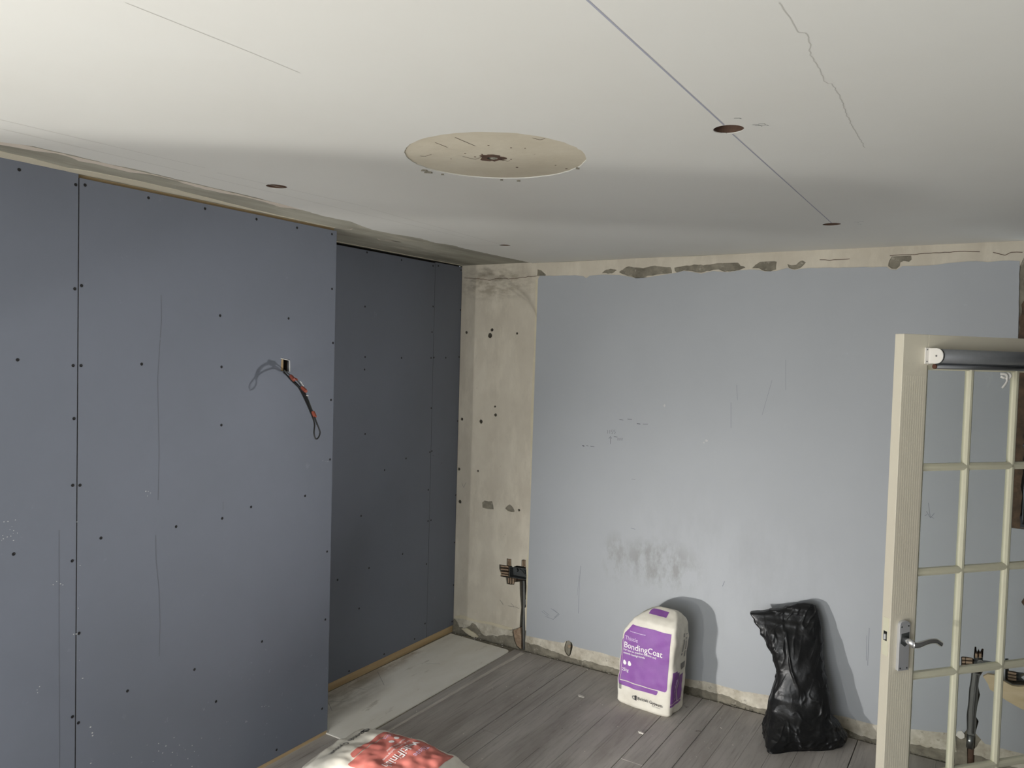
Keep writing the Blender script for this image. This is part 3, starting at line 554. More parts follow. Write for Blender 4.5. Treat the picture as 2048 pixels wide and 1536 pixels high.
# pencil marks on the paint
mb = MB()
def pm(L, wd=0.0022): ribbon(mb, pxb(L), wd, back, 0.0089)
pm([(1166, 891), (1170, 892)], .005); pm([(1174, 891), (1178, 892)]); pm([(1182, 892), (1190, 893)])
pm([(1222, 875), (1222, 888)], .0018); pm([(1219, 877), (1222, 873), (1225, 877)], .0018); pm([(1229, 873), (1236, 874)])
for x in (1217, 1221): pm([(x, 860), (x, 867)], .0016)
for x in (1225, 1230): pm([(x+2, 860), (x-1, 860), (x-1, 863), (x+2, 864), (x+1, 867), (x-1, 867)], .0014)
for x in (1237, 1241, 1245): pm([(x, 876), (x-1, 880), (x+1, 880), (x+1, 876), (x, 876)], .0012)
pm([(1275, 847), (1282, 848)], .003); pm([(1287, 848), (1297, 848)], .002); pm([(1240, 839), (1248, 840)], .002); pm([(1256, 838), (1265, 839)], .0022)
pm([(1264, 963-800+800-5), (1272, 959)], .001)
mb.build('pencil_scribble', 'pencil_dark', wb, fixn=False)
mb = MB()
pm([(1163, 1131), (1160, 1165), (1158, 1226)], .0022); pm([(1160, 1140), (1156, 1190)], .0012)
pm([(1463, 805), (1463, 856)], .0018); pm([(1474, 770), (1476, 800)], .0015); pm([(1545, 760), (1525, 830)], .0012); pm([(1572, 720), (1572, 780)], .0012)
for L in ([(1085, 1222), (1098, 1232)], [(1088, 1220), (1100, 1230)], [(1092, 1232), (1108, 1238), (1120, 1228), (1108, 1218)], [(1108, 1238), (1116, 1231)], [(1110, 1234), (1118, 1227)], [(1103, 1216), (1119, 1227)]): pm(L, .002)
pm([(1739, 1255), (1737, 1300), (1736, 1330)], .002); pm([(1734, 1270), (1733, 1320)], .0015); pm([(1450, 1162), (1446, 1172)], .003); pm([(1263, 1056), (1272, 1058)], .002)
pm([(1857, 1005), (1861, 1035)], .002); pm([(1853, 1022), (1861, 1035), (1869, 1026)], .002); pm([(1850, 1031), (1855, 1028)], .002); pm([(1862, 1033), (1868, 1036)], .002)
pm([(2008, 1000), (2013, 1005), (2018, 995)], .002); pm([(2010, 1035), (2014, 1028), (2014, 1036), (2010, 1033), (2016, 1034)], .002)
mb.build('pencil_lines', 'pencil_blue', wb, fixn=False)
mb = MB()
for L in ([(1023, 1205), (1030, 1213), (1018, 1211)], [(1001, 1199), (1008, 1209)], [(1032, 1213), (1040, 1217)], [(925, 965), (929, 975), (933, 965)]): pm([(x, y) for x, y in L], .0016)
mb.build('pencil_scribble', 'ink_grey', wb, fixn=False)
mb = MB()
for (x, y, r) in ((1414, 881, 2.2), (1330, 811, 1.8), (1409, 885, 1.2)):
    c = pxb([(x, y)])[0]; mb.plate([circ(c[0], c[1], r*.0034, 8, .002, x)], back, 0.0085, 0.0092)
mb.build('white_marks', 'white_mark', wb, fixn=False)

def socket(cx, cz, name_label, s=1, third=False):
    e = empty('back_box', (cx, 0.0, cz), name_label, 'electrical box')
    return e
e1 = socket(0.505, 0.49, 'open black double back box set in the cream plaster beside the alcove')
P = lambda L: zb(980, 1090, 6.982, L)
bx = P([(270,300), (520,330), (525,490), (275,445)])
MB().plate([bx], back, -0.046, -0.040).build('box_back', 'black_metal', e1)
for i in range(4):
    a, b = Vector(bx[i]), Vector(bx[(i+1) % 4]); t = (b-a).normalized(); n_ = Vector((-t.y, t.x))*-0.003
    MB().plate([[tuple(a), tuple(b), tuple(b+n_), tuple(a+n_)]], back, -0.044, 0.004).build('box_side', 'black_metal', e1)
for c in ((340, 370), (450, 400)):
    p = P([c])[0]; MB().tube([(p[0], 0.036, p[1]), (p[0], 0.018, p[1]+.004)], 0.011, 12).build('knockout', 'black_metal', e1)
for c in ((278, 362), (505, 412), (472, 300)):
    p = P([c])[0]; MB().tube([(p[0], 0.01, p[1]), (p[0], -0.006, p[1])], 0.0028, 10).build('screw_lug', 'galv', e1)
MB().tube([(P([(380,320)])[0][0], 0.02, P([(380,320)])[0][1]), (P([(430,350)])[0][0], 0.004, P([(430,350)])[0][1]), (P([(490,440)])[0][0], 0.012, P([(490,440)])[0][1])], 0.003, 8).build('cable', 'cable', e1)
def fins(parent, L, nm='plaster_fin', m='mortar'):
    for poly in L: MB().plate([poly], back, -0.03, 0.003).build(nm, m, parent)
fins(e1, [P([(150,y), (255,y+10), (260,y+30), (155,y+18)]) for y in (285, 327, 372, 405)]+[P([(252,190), (262,195), (262,285), (250,280)]), P([(275,195), (290,195), (290,290), (275,288)]), P([(455,215), (470,212), (470,300), (455,300)]), P([(484,212), (500,215), (500,310), (484,305)]),
         P([(255,460), (268,462), (268,535), (255,530)]), P([(285,460), (298,462), (298,545), (285,540)]), P([(318,465), (335,468), (335,540), (318,545)])]+[P([(530,y), (572,y+8), (572,y+20), (530,y+15)]) for y in (360, 395, 430, 468)])
c1 = empty('conduit', (0.548, 0.0, 0.0), 'dark conduit pipe in a chase running from the left back box to the floor', 'pipe')
q = P([(465,500), (470,800), (462,1100), (468,1460)])
MB().tube([(x, 0.008, max(z, 0.003)) for x, z in q], 0.0085, 12).build('pipe', 'pvc', c1, smooth=True)
q = P([(440,500), (448,800), (440,1100), (448,1455)])
MB().tube([(x-.001, 0.018, max(z, 0.003)) for x, z in q], 0.0055, 10).build('cable', 'cable', c1, smooth=True)
q = P([(498,830), (505,790), (500,760)]); MB().tube([(x, 0.0, z) for x, z in q], 0.008, 8).build('clip', 'pvc', c1)

e2 = socket(3.01, 0.49, 'dark open back box in the pale blue wall seen through the glazed door')
Q = lambda L: zb(1900, 1260, 5.568, L)
bx = Q([(262,322), (400,330), (525,375), (400,410), (262,415)])
MB().plate([bx], back, -0.046, -0.036).build('box_back', 'black_metal', e2)
MB().plate([Q([(370,332), (430,335), (525,370), (525,395), (440,400), (372,392)])], back, -0.02, 0.001).build('box_cover', 'black_metal', e2)
p = Q([(340,368)])[0]; MB().tube([(p[0], 0.04, p[1]), (p[0], 0.003, p[1])], 0.014, 14).build('knockout', 'pvc', e2)
MB().tube([(p[0], 0.004, p[1]), (p[0], -0.001, p[1])], 0.008, 12).build('knockout', 'galv', e2)
p = Q([(270,390)])[0]; MB().tube([(p[0], 0.01, p[1]), (p[0], -0.005, p[1])], 0.004, 10).build('screw_lug', 'galv', e2)
fins(e2, [Q([(132,y), (168,y+3), (168,y+28), (132,y+26)]) for y in (302, 340, 382)]+[Q([(176,y), (250,y+6), (250,y+30), (176,y+27)]) for y in (306, 344, 385)]+[Q([(280,262), (305,262), (305,310), (280,308)]), Q([(322,260), (350,262), (350,310), (322,310)])])
c2 = empty('conduit', (2.98, 0.0, 0.0), 'wide grey capping running down the pale blue wall seen through the glazed door', 'pipe')
q = Q([(285,480), (262,700), (245,900), (235,1180)])
MB().tube([(x, 0.008, z) for x, z in q], (0.020) if False else [(0.0205, 0.011)]*4, 12).build('capping', 'pvc', c2, smooth=False)
q = Q([(300,500), (278,720), (262,900), (252,1150)]); MB().tube([(x, -0.003, z) for x, z in q], 0.004, 8).build('cable', 'cable_grey', c2, smooth=True)
q = Q([(232,1170), (222,1310)]); MB().tube([(q[0][0], 0.0, q[0][1]), (q[1][0], 0.0, q[1][1])], 0.0165, 16).build('pipe_coupler', 'galv', c2, smooth=True)
q = Q([(240,1300), (232,1420), (228,1500)]); MB().tube([(x, 0.004, max(z, 0.003)) for x, z in q], 0.014, 12).build('pipe', 'joist', c2, smooth=True)
e3 = socket(3.16, 0.52, 'partly hidden back box at the right edge, above the curved timber offcut')
MB().plate([Q([(618,320), (648,320), (650,440), (700,455), (820,480), (840,600), (700,590), (618,550)])], back, -0.046, -0.03).build('box_back', 'black_metal', e3)
fins(e3, [Q([(645,y), (740,y+18), (735,y+38), (645,y+22)]) for y in (460, 495, 530)])
# white blob of filler and reddish plaster at the skirting line seen through the door
mb = MB().plate([circ(*Q([(118,1155)])[0], 0.018, 14, 0.003, 4)], back, 0.008, 0.013); o = mb.build('filler_blob', 'crumb', wb)

# ------------------------------------------------------------------ room shell out of view
o = MB().box((3.3, -5.42, 0), (3.4, -1.72, H)).box((3.3, -0.885, 0), (3.4, 0.01, H)).box((3.3, -1.72, 2.03), (3.4, -0.885, H)).build('wall_right', 'blue', kind='structure')
o = MB().box((0.2, -5.52, 0), (0.5, -5.42, H)).box((2.7, -5.52, 0), (3.4, -5.42, H)).box((0.5, -5.52, 2.15), (2.7, -5.42, H)).box((0.5, -5.52, 0), (2.7, -5.42, 0.22)).build('wall_rear', 'blue', kind='structure')
MB().box((3.4, -2.2, 0), (4.4, -2.1, H)).box((4.3, -2.2, 0), (4.4, 0, H)).box((3.4, -0.1, 0), (4.4, 0.0, H)).build('wall_hall', 'outer', kind='structure')
MB().box((-9, -22, -0.3), (12, -5.53, -0.15)).build('ground', 'outer', kind='structure')
fr = MB()
for x in (0.5, 1.2, 1.96, 2.66): fr.box((x, -5.50, 0.22), (x+0.04, -5.46, 2.15))
fr.box((0.5, -5.50, 0.22), (2.7, -5.46, 0.26)).box((0.5, -5.50, 2.11), (2.7, -5.46, 2.15)).build('window_1', 'white_plastic', kind='structure')

st = empty('ceiling_shade_shelf', (0.334, -5.24, 0.87), 'added unseen pine shelf that casts the ceiling shadow', 'shelf')  # shelf added out of view to block light from a band of ceiling
sd = Vector((0.79, 0.613, 0)); sn = Vector((-0.613, 0.79, 0)); s0 = Vector((1.1255, -4.631, 0))
sm_ = lambda v: s0+sd*v[0]+sn*v[1]+Vector((0, 0, v[2]))
MB().box((-0.99, 0.0, 0.87), (0.19, 0.17, 0.90), sm_).build('shade_board', 'pine', st)
MB().box((-0.97, 0.07, 0.60), (-0.94, 0.10, 0.87), sm_).box((-0.94, 0.07, 0.84), (-0.70, 0.10, 0.87), sm_).build('bracket', 'pine', st)

# ------------------------------------------------------------------ glazed door
TH = math.radians(41.0); D = Vector((math.sin(TH), math.cos(TH), 0)); NB = Vector((-math.cos(TH), math.sin(TH), 0))
DP = Vector((2.774, -1.496, 0.0))
def dm(v): return DP+D*v[0]+NB*v[1]+Vector((0, 0, v[2]))
door = empty('glazed_door', DP, 'cream fifteen-pane glazed door standing open at the right with a roller blind on top', 'door')
W_, T_, TOP = 0.762, 0.036, 1.971
MB().box((0, 0, 0.006), (0.096, T_, TOP), dm).build('stile', 'door', door, bevel=0.0015)
MB().box((W_-0.098, 0, 0.006), (W_, T_, TOP), dm).build('stile', 'door', door, bevel=0.0015)
MB().box((0.096, 0, 1.875), (W_-0.098, T_, TOP), dm).build('rail', 'door', door, bevel=0.0015)
MB().box((0.096, 0, 0.006), (W_-0.098, T_, 0.205), dm).build('rail', 'door', door, bevel=0.0015)
def bar(a, b, horizontal, wd):
    """moulded glazing bar: bevelled both sides with a raised spine"""
    mb = MB(); prof = [(-wd/2, 0.0145), (-wd/2, 0.0115), (-0.004, 0.007), (0.004, 0.007), (wd/2, 0.0115), (wd/2, 0.0145), (wd/2, 0.025), (0.004, 0.030), (-0.004, 0.030), (-wd/2, 0.025)]
    vs = []
    for e in (a, b):
        for (q_, dpt) in prof: vs.append(dm((e[0]+(0 if horizontal else q_), dpt, e[1]+(q_ if horizontal else 0))))
    n = len(prof); mb.add(vs, [(k, (k+1) % n, n+(k+1) % n, n+k) for k in range(n)]+[tuple(range(n)), tuple(range(2*n-1, n-1, -1))])
    return mb
VX = (0.286, 0.477); HZ = (1.551, 1.214, 0.878, 0.541)
for x in VX: bar((x, 0.205), (x, 1.875), False, 0.023).build('glazing_bar', 'bead', door)
for z in HZ: bar((0.096, z), (W_-0.098, z), True, 0.023).build('glazing_bar', 'bead', door)
for a, b, hz_ in (((0.1, 0.205), (0.1, 1.875), False), ((W_-0.102, 0.205), (W_-0.102, 1.875), False), ((0.096, 1.871), (W_-0.098, 1.871), True), ((0.096, 0.209), (W_-0.098, 0.209), True)):
    bar(a, b, hz_, 0.022).build('glazing_bead', 'bead', door)
xs = [0.098, VX[0], VX[1], W_-0.1]; zs = [0.206]+sorted(HZ)+[1.874]
for i in range(3):
    for j in range(5):
        MB().box((xs[i]+.003, 0.016, zs[j]+.003), (xs[i+1]-.003, 0.020, zs[j+1]-.003), dm).build('glass_pane', 'glass', door)
# embossed grain of the lower stile
mb = MB()
for k in range(10):
    x = 0.008+k*0.0085
    for a, b in (((0.02, 0.90), (1.09, 1.84)) if 0.018 < x < 0.075 else ((0.02, 1.84),)): mb.box((x, -0.00022, a), (x+0.0022, 0.0, b), dm)
mb.build('grain_ridges', 'door', door)
# latch
MB().box((-0.0012, 0.007, 0.955), (0.001, 0.029, 1.075), dm).build('latch_plate', 'bead', door)
MB().box((-0.0018, 0.011, 1.002), (0.004, 0.025, 1.032), dm).build('latch_hole', 'dark_hole', door)
MB().box((-0.008, 0.013, 1.006), (0.004, 0.021, 1.024), dm).build('latch_bolt', 'satin', door, bevel=0.002)
# lever handle on a long plate
hd = empty('door_handle', DP, None, None); hd.parent = door; hd.matrix_parent_inverse = door.matrix_world.inverted()
hx = 0.047; hz0 = 1.012
outl = [(hx-0.020, hz0-0.100), (hx+0.020, hz0-0.100), (hx+0.020, hz0+0.045)]+[(hx+0.020*math.cos(t), hz0+0.045+0.014*math.sin(t)) for t in (0.4, 0.8, 1.2, 1.57, 1.94, 2.34, 2.74)]+[(hx-0.020, hz0+0.045)]
dmp = lambda a, b, d: dm((a, -d, b))
MB().plate([outl], dmp, 0.0, 0.011).build('handle_plate', 'satin', hd, bevel=0.0018)
MB().plate([[(hx-0.015, hz0-0.012), (hx+0.002, hz0-0.024), (hx+0.016, hz0-0.012), (hx+0.017, hz0+0.022), (hx-0.013, hz0+0.018)]], dmp, 0.0105, 0.0117).build('plate_recess', 'black_metal', hd)
MB().tube([dm((hx, -0.008, hz0)), dm((hx, -0.05, hz0-0.002))], 0.0095, 16).build('handle_neck', 'chrome', hd, smooth=True)
lv = [(hx-0.006, -0.050, hz0-0.003), (hx+0.012, -0.054, hz0-0.003), (hx+0.030, -0.055, hz0+0.001), (hx+0.055, -0.054, hz0+0.005), (hx+0.080, -0.052, hz0+0.003), (hx+0.096, -0.049, hz0-0.004), (hx+0.108, -0.047, hz0-0.011)]
lp = spline([Vector(v) for v in lv], 5)
rad = [(0.0105-0.002*min(1, i/12), 0.0095-0.0025*min(1, i/12)) for i in range(len(lp))]
MB().tube([dm(v) for v in lp], rad, 14).build('lever', 'chrome', hd, smooth=True)
for (x, z) in ((hx-0.013, hz0+0.040), (hx+0.013, hz0+0.042), (hx-0.013, hz0-0.092), (hx+0.013, hz0-0.092)):
    MB().tube([dm((x, -0.0105, z)), dm((x, -0.0125, z))], 0.0026, 10).build('screw', 'black_metal', hd)
# roller blind fixed across the top
rb = empty('roller_blind', dm((0.1, -0.03, 1.9)), 'rolled up silver grey roller blind with white end bracket across the door top', 'blind')
zc = 1.905
br = [(0.083, zc-0.024), (0.100, zc-0.024)]+[(0.108+0.024*math.sin(t), zc-0.024*math.cos(t)) for t in (0, .4, .8, 1.2, 1.57, 1.94, 2.34, 2.74, PI)]+[(0.083, zc+0.024)]
# bracket: a foot on the door and a cheek standing out from it
MB().box((0.083, -0.004, zc-0.025), (0.103, 0.0, zc+0.025), dm).build('bracket_foot', 'white_plastic', rb)
ck = [(0.0, zc-0.024), (0.030, zc-0.024)]+[(0.033+0.024*math.sin(t), zc-0.024*math.cos(t)) for t in (0, .4, .8, 1.2, 1.57, 1.94, 2.34, 2.74, PI)]+[(0.0, zc+0.024)]
MB().plate([ck], lambda a, b, d: dm((0.100-d, -a, b)), 0.0, 0.004).build('bracket_cheek', 'white_plastic', rb, bevel=0.001)
MB().tube([dm((0.096, -0.033, zc)), dm((0.0945, -0.033, zc))], 0.003, 10).build('bracket_pin', 'ink_grey', rb)
for z in (zc-0.018, zc+0.019): MB().tube([dm((0.089, -0.004, z)), dm((0.089, -0.0052, z))], 0.002, 8).build('screw', 'ink_grey', rb)
MB().tube([dm((0.104, -0.033, zc)), dm((0.670, -0.033, zc))], 0.0215, 40).build('fabric_roll', 'blind', rb, smooth=True)
MB().tube([dm((0.101, -0.033, zc)), dm((0.104, -0.033, zc))], 0.023, 30).build('end_ring', 'dark_hole', rb)
MB().tube([dm((0.110, -0.016, zc-0.033)), dm((0.664, -0.016, zc-0.033))], 0.0075, 16).build('bottom_bar', 'alu', rb, smooth=True)
MB().tube([dm((0.106, -0.016, zc-0.033)), dm((0.1105, -0.016, zc-0.033))], 0.0078, 16).build('end_cap', 'brown_plastic', rb)
MB().box((0.112, -0.0165, zc-0.033), (0.662, -0.0155, zc-0.0), dm).build('fabric_edge', 'blind', rb)
MB().box((0.676, -0.056, zc-0.024), (0.680, 0.0, zc+0.024), dm).build('bracket_cheek', 'white_plastic', rb)
# knotted white ribbon hanging below the blind
kn = empty('knotted_ribbon', dm((0.425, -0.01, 1.83)), 'small crumpled white ribbon hanging below the blind on the glazed door', 'ribbon')
def kp(a, b, c): return dm((0.398+a, -0.012+c, 1.842+b))
MB().tube(spline([kp(-.018, .012, 0), kp(-.006, .012, -.004), kp(.004, .006, -.006), kp(.006, -.012, -.004), kp(-.002, -.026, -.002), kp(-.008, -.034, 0)], 5), [(0.0045, 0.0016)]*26, 8).build('ribbon_tail', 'white_plastic', kn, smooth=True)
MB().tube(spline([kp(.002, .01, 0), kp(.012, .014, -.004), kp(.018, .006, -.006), kp(.014, -.004, -.002), kp(.005, .0, 0)], 5), [(0.0045, 0.0016)]*21, 8).build('ribbon_loop', 'white_plastic', kn, smooth=True)
MB().tube(spline([kp(-.016, .004, 0), kp(-.008, .0, -.004), kp(.002, .003, -.004)], 5), [(0.004, 0.0015)]*11, 8).build('ribbon_loop', 'white_plastic', kn, smooth=True)

# ------------------------------------------------------------------ timber behind the door
tb = []
A = Vector((2.99, -0.045, 0.475)); 
def tpt(px, py, t): return on(px, py, 1, -0.05-t)
topc = [(1966,1350), (1975,1346), (1988,1348), (2000,1355), (2012,1362), (2024,1368), (2036,1370), (2050,1369), (2062,1362)]
botc = [(2062,1421), (2048,1413), (2030,1404), (2012,1394), (1992,1381), (1980,1374), (1976,1364), (1970,1355)]
loop = []
for x, y in topc+botc:
    p = on(x, y, 1, -0.05); loop.append((p.x, p.z))
def lean(a, b, d):                                     # leans forward from the wall as it goes down
    return Vector((a, -0.03-(0.56-b)*0.25-d, b))
loop = [(x, z) for x, z in loop]
o = MB().plate([loop], lean, 0.0, 0.018).build('timber_offcut', 'ply'); tag(o, 'pale curved timber offcut leaning by the wall behind the glazed door', 'timber')
# its foot, cut long, standing on the floor just outside the frame
zb_ = min(z for x, z in loop); xr_ = max(x for x, z in loop)
MB().plate([[(xr_-0.001, loop[8][1]), (xr_+0.05, loop[8][1]-0.03), (xr_+0.07, 0.01), (xr_+0.02, 0.01), (xr_-0.001, loop[9][1])]], lean, 0.0, 0.018).build('offcut_foot', 'ply', o)
p = on(2046, 1208, 1, -0.03)
o = MB().plate([[(p.x-.006, p.z+.006), (p.x+.006, p.z+.03), (p.x+.03, p.z+.03), (p.x+.12, 0.0), (p.x+.085, 0.0), (p.x+.008, p.z-.012)]], lambda a, b, d: Vector((a, -0.012-(0.9-b)*0.02-d, b)), 0, 0.02).build('timber_batten', 'joist'); tag(o, 'brown timber batten end at the right edge behind the door', 'timber')

# ------------------------------------------------------------------ sacks
def text2d(s, size, bold=0.0, align='LEFT'):
    cu = bpy.data.curves.new('t', 'FONT'); cu.body = s; cu.size = size; cu.offset = bold*size; cu.align_x = align; cu.resolution_u = 3
    ob = bpy.data.objects.new('t', cu); COL.objects.link(ob)
    dg = bpy.context.evaluated_depsgraph_get(); me = ob.evaluated_get(dg).to_mesh()
    vs = [(v.co.x, v.co.y) for v in me.vertices]; fs = [tuple(p.vertices) for p in me.polygons]
    ob.evaluated_get(dg).to_mesh_clear(); bpy.data.objects.remove(ob); bpy.data.curves.remove(cu)
    return vs, fs
class Sack:
    """squircle rings stacked along local z; front is -y; q runs 0-1 front, 1-2 right, 2-3 back, 3-4 left"""
    def __init__(s, prof, X, wr=0.004, seed=0, n=7, wf=9.0, extra=None):
        s.prof = prof; s.X = X; s.wr = wr; s.seed = seed; s.n = n; s.wf = wf; s.extra = extra
        s.zmax = prof[-1][0]
    def pr(s, z):
        P = s.prof
        for i in range(len(P)-1):
            if z <= P[i+1][0]:
                t = (z-P[i][0])/(P[i+1][0]-P[i][0]); t = t*t*(3-2*t) if s.n < 7 else t
                return [a+(b-a)*t for a, b in zip(P[i][1:], P[i+1][1:])]
        return list(P[-1][1:])
    def loc(s, q, z):
        xl, xr, b, yc = s.pr(z)[:4]
        q = q % 4
        if q < 1: X, Y = 2*q-1, -1
        elif q < 2: X, Y = 1, 2*(q-1)-1
        elif q < 3: X, Y = 1-2*(q-2), 1
        else: X, Y = -1, 1-2*(q-3)
        k = (abs(X)**s.n+abs(Y)**s.n)**(1/s.n); X /= k; Y /= k
        c = (xl+xr)/2; a = (xr-xl)/2
        p = Vector((c+a*X, yc+b*Y, z))
        f = s.wf; nv = Vector((p.x*f+s.seed, p.y*f, p.z*f))
        amt = s.wr*(noise.noise(nv)*1.0+0.5*noise.noise(nv*2.3))
        nd = Vector((X*abs(X)**3*b, Y*abs(Y)**3*a, 0)); nd = nd.normalized() if nd.length > 0 else Vector((0, 0, 0))
        p += nd*amt
        if s.extra: p = s.extra(p, q, z, nd)
        return p
    def at(s, x, z, eps):
        """point of the front face at x metres, lifted by eps"""
        xl, xr = s.pr(z)[:2]; q = min(max((x-xl)/(xr-xl), 0.0), 0.999)
        return s.lift(q, z, eps)
    def lift(s, q, z, eps):
        p = s.loc(q, z); e = 0.004
        a = s.loc(q+e, z)-s.loc(q-e, z); b = s.loc(q, z+e)-s.loc(q, z-e); n = a.cross(b)
        if n.length > 0: n.normalize()
        return s.X(p+n*eps)
    def mesh(s, nq=48, nz=60):
        mb = MB(); vs = []; fs = []; N = nq*4
        for j in range(nz+1):
            for i in range(N): vs.append(s.X(s.loc(i/nq, s.zmax*j/nz)))
        for j in range(nz):
            for i in range(N): fs.append((j*N+i, j*N+(i+1) % N, (j+1)*N+(i+1) % N, (j+1)*N+i))
        fs.append(tuple(range(N-1, -1, -1))); fs.append(tuple(nz*N+i for i in range(N)))
        return mb.add(vs, fs)
    def panel(s, x0, x1, lo, hi, eps, nx=60, nz=50, side=False):
        mb = MB(); vs = []; fs = []
        for i in range(nx+1):
            x = x0+(x1-x0)*i/nx; a, b = lo(x), hi(x)
            for j in range(nz+1):
                z = a+(b-a)*j/nz
                vs.append(s.lift(x, z, eps) if side else s.at(x, z, eps))
        for i in range(nx):
            for j in range(nz): a = i*(nz+1)+j; fs.append((a, a+nz+1, a+nz+2, a+1))
        return mb.add(vs, fs)
    def text(s, st, size, x, z, eps=0.0016, bold=0.0, side=False, rot=False, qs=1.0):
        vs, fs = text2d(st, size, bold); mb = MB(); out = []
        for a, b in vs:
            if rot: a, b = -b, a
            out.append(s.lift(x+a*qs, z+b, eps) if side else s.at(x+a, z+b, eps))
        return mb.add(out, fs)
def rr_lo(x0, x1, z, r, l=True, rgt=True):             # rounded lower edge
    def f(x):
        if l and x < x0+r: return z+r-math.sqrt(max(0, r*r-(x0+r-x)**2))
        if rgt and x > x1-r: return z+r-math.sqrt(max(0, r*r-(x-x1+r)**2))
        return z
    return f
def rr_hi(x0, x1, z, r, l=True, rgt=True):
    def f(x):
        if l and x < x0+r: return z-r+math.sqrt(max(0, r*r-(x0+r-x)**2))
        if rgt and x > x1-r: return z-r+math.sqrt(max(0, r*r-(x-x1+r)**2))
        return z
    return f
K = lambda z: (lambda x: z)
# purple printed sack standing by the wall
ang = math.radians(-5.3); OR = Vector((1.507, -0.262, 0.0))
def XP(p): return Vector((OR.x+p.x*math.cos(ang)-p.y*math.sin(ang), OR.y+p.x*math.sin(ang)+p.y*math.cos(ang)+0.10*p.z, OR.z+p.z))
prof = [(0.0, -.150, .148, .080, 0), (0.012, -.160, .158, .090, 0), (0.06, -.160, .160, .093, 0), (0.2, -.157, .163, .094, 0), (0.33, -.155, .166, .093, 0), (0.386, -.146, .168, .091, .0), (0.425, -.122, .167, .088, .0), (0.460, -.096, .162, .078, .0), (0.485, -.066, .152, .060, .004), (0.505, -.030, .135, .036, .010), (0.522, .006, .115, .012, .014), (0.525, .02, .10, .004, .014)]
ps = Sack(prof, XP, wr=0.008, seed=3, n=9, wf=12)
sp = empty('plaster_sack', OR, 'upright white plaster sack with purple printed front standing by the pale blue wall', 'sack')
ps.mesh(64, 110).build('sack_body', 'paper', sp, smooth=True)
mk = lambda mb, nm, m, par=None: mb.build(nm, m, par or sp, fixn=False, smooth=True)
mk(ps.panel(-0.137, 0.143, rr_lo(-0.137, 0.143, 0.130, 0.018, False), lambda x: min(0.430, 0.375+(x+0.137)*1.15), 0.0014, 70, 60), 'printed_panel', 'purple')
mk(ps.panel(-0.154, -0.141, rr_lo(-0.154, -0.141, 0.103, 0.010, True, False), rr_hi(-0.154, -0.141, 0.345, 0.010, True, False), 0.0014, 6, 50), 'printed_border', 'purple')
mk(ps.panel(-0.141, 0.088, rr_lo(-0.141, 0.088, 0.102, 0.014, False, True), K(0.1255), 0.0014, 50, 5), 'printed_border', 'purple')
mk(ps.text('BondingCoat', 0.044, -0.130, 0.303, 0.0038, 0.006), 'lettering', 'ink_white')
mk(ps.text('Thistle', 0.030, -0.126, 0.345, 0.0038), 'lettering', 'ink_lilac')
mk(ps.text('For low to medium suction and', 0.0155, -0.130, 0.287, 0.0038, 0.01), 'lettering', 'ink_white')
mk(ps.text('smooth backgrounds', 0.0155, -0.130, 0.270, 0.0038, 0.01), 'lettering', 'ink_white')
mb = MB(); rr4 = random.Random(8); x = -0.10
while x < -0.005:
    L_ = rr4.uniform(.002, .006); mb.add([ps.at(a, b, 0.0038) for a, b in ((x, .391), (x+L_, .391), (x+L_, .395), (x, .395))], [(0, 1, 2, 3)]); x += L_+.0015
mk(mb, 'small_print', 'ink_lilac')
mk(ps.text('25kg', 0.022, -0.131, 0.180, 0.0038), 'lettering', 'ink_white')
for cx in (-0.117, -0.086):                            # two drop-shaped symbols
    mb = MB(); vs = [ps.at(cx, 0.222, 0.0038)]; fs = []
    for k in range(20):
        t = 2*PI*k/20; r_ = 0.0105*(1+0.55*max(0, math.cos(t-PI/2-0.25))**6); vs.append(ps.at(cx+r_*math.cos(t), 0.222+r_*math.sin(t), 0.0038))
    for k in range(20): fs.append((0, 1+k, 1+(k+1) % 20))
    mk(mb.add(vs, fs), 'printed_symbol', 'ink_white')
mk(ps.text('British Gypsum', 0.0235, -0.023, 0.052, 0.0030, 0.006), 'lettering', 'ink_black')
mk(ps.text('SAINT-GOBAIN', 0.007, 0.062, 0.040, 0.0030), 'lettering', 'ink_grey')
def logo(S, x, z, s, par):
    mb = MB(); vs = []; fs = []
    sq = [(0.012, -0.012), (0.024, -0.012), (0.024, 0.014), (0.012, 0.014)]
    mk(MB().add([S.at(x+a*s, z+b*s, 0.0030) for a, b in sq], [(0, 1, 2, 3)]), 'logo_mark', 'ink_black', par)
    for k in range(12):
        t = 2*PI*k/12+0.3; 
        for r_ in (0.006, 0.011): vs.append(S.at(x+(0.007+r_*math.cos(t))*s, z+r_*math.sin(t)*s, 0.0032))
    for k in range(11): fs.append((2*k, 2*k+1, 2*k+3, 2*k+2))
    mk(mb.add(vs, fs), 'logo_mark', 'ink_grey', par)
logo(ps, -0.052, 0.058, 1.0, sp)
mb = MB()
for k in range(7): x = -0.149+k*0.0030; mb.add([ps.at(a, b, 0.0030) for a, b in ((x, .078), (x+.002, .078), (x+.002, .108), (x, .108))], [(0, 1, 2, 3)])
mk(mb, 'printed_bars', 'ink_grey')
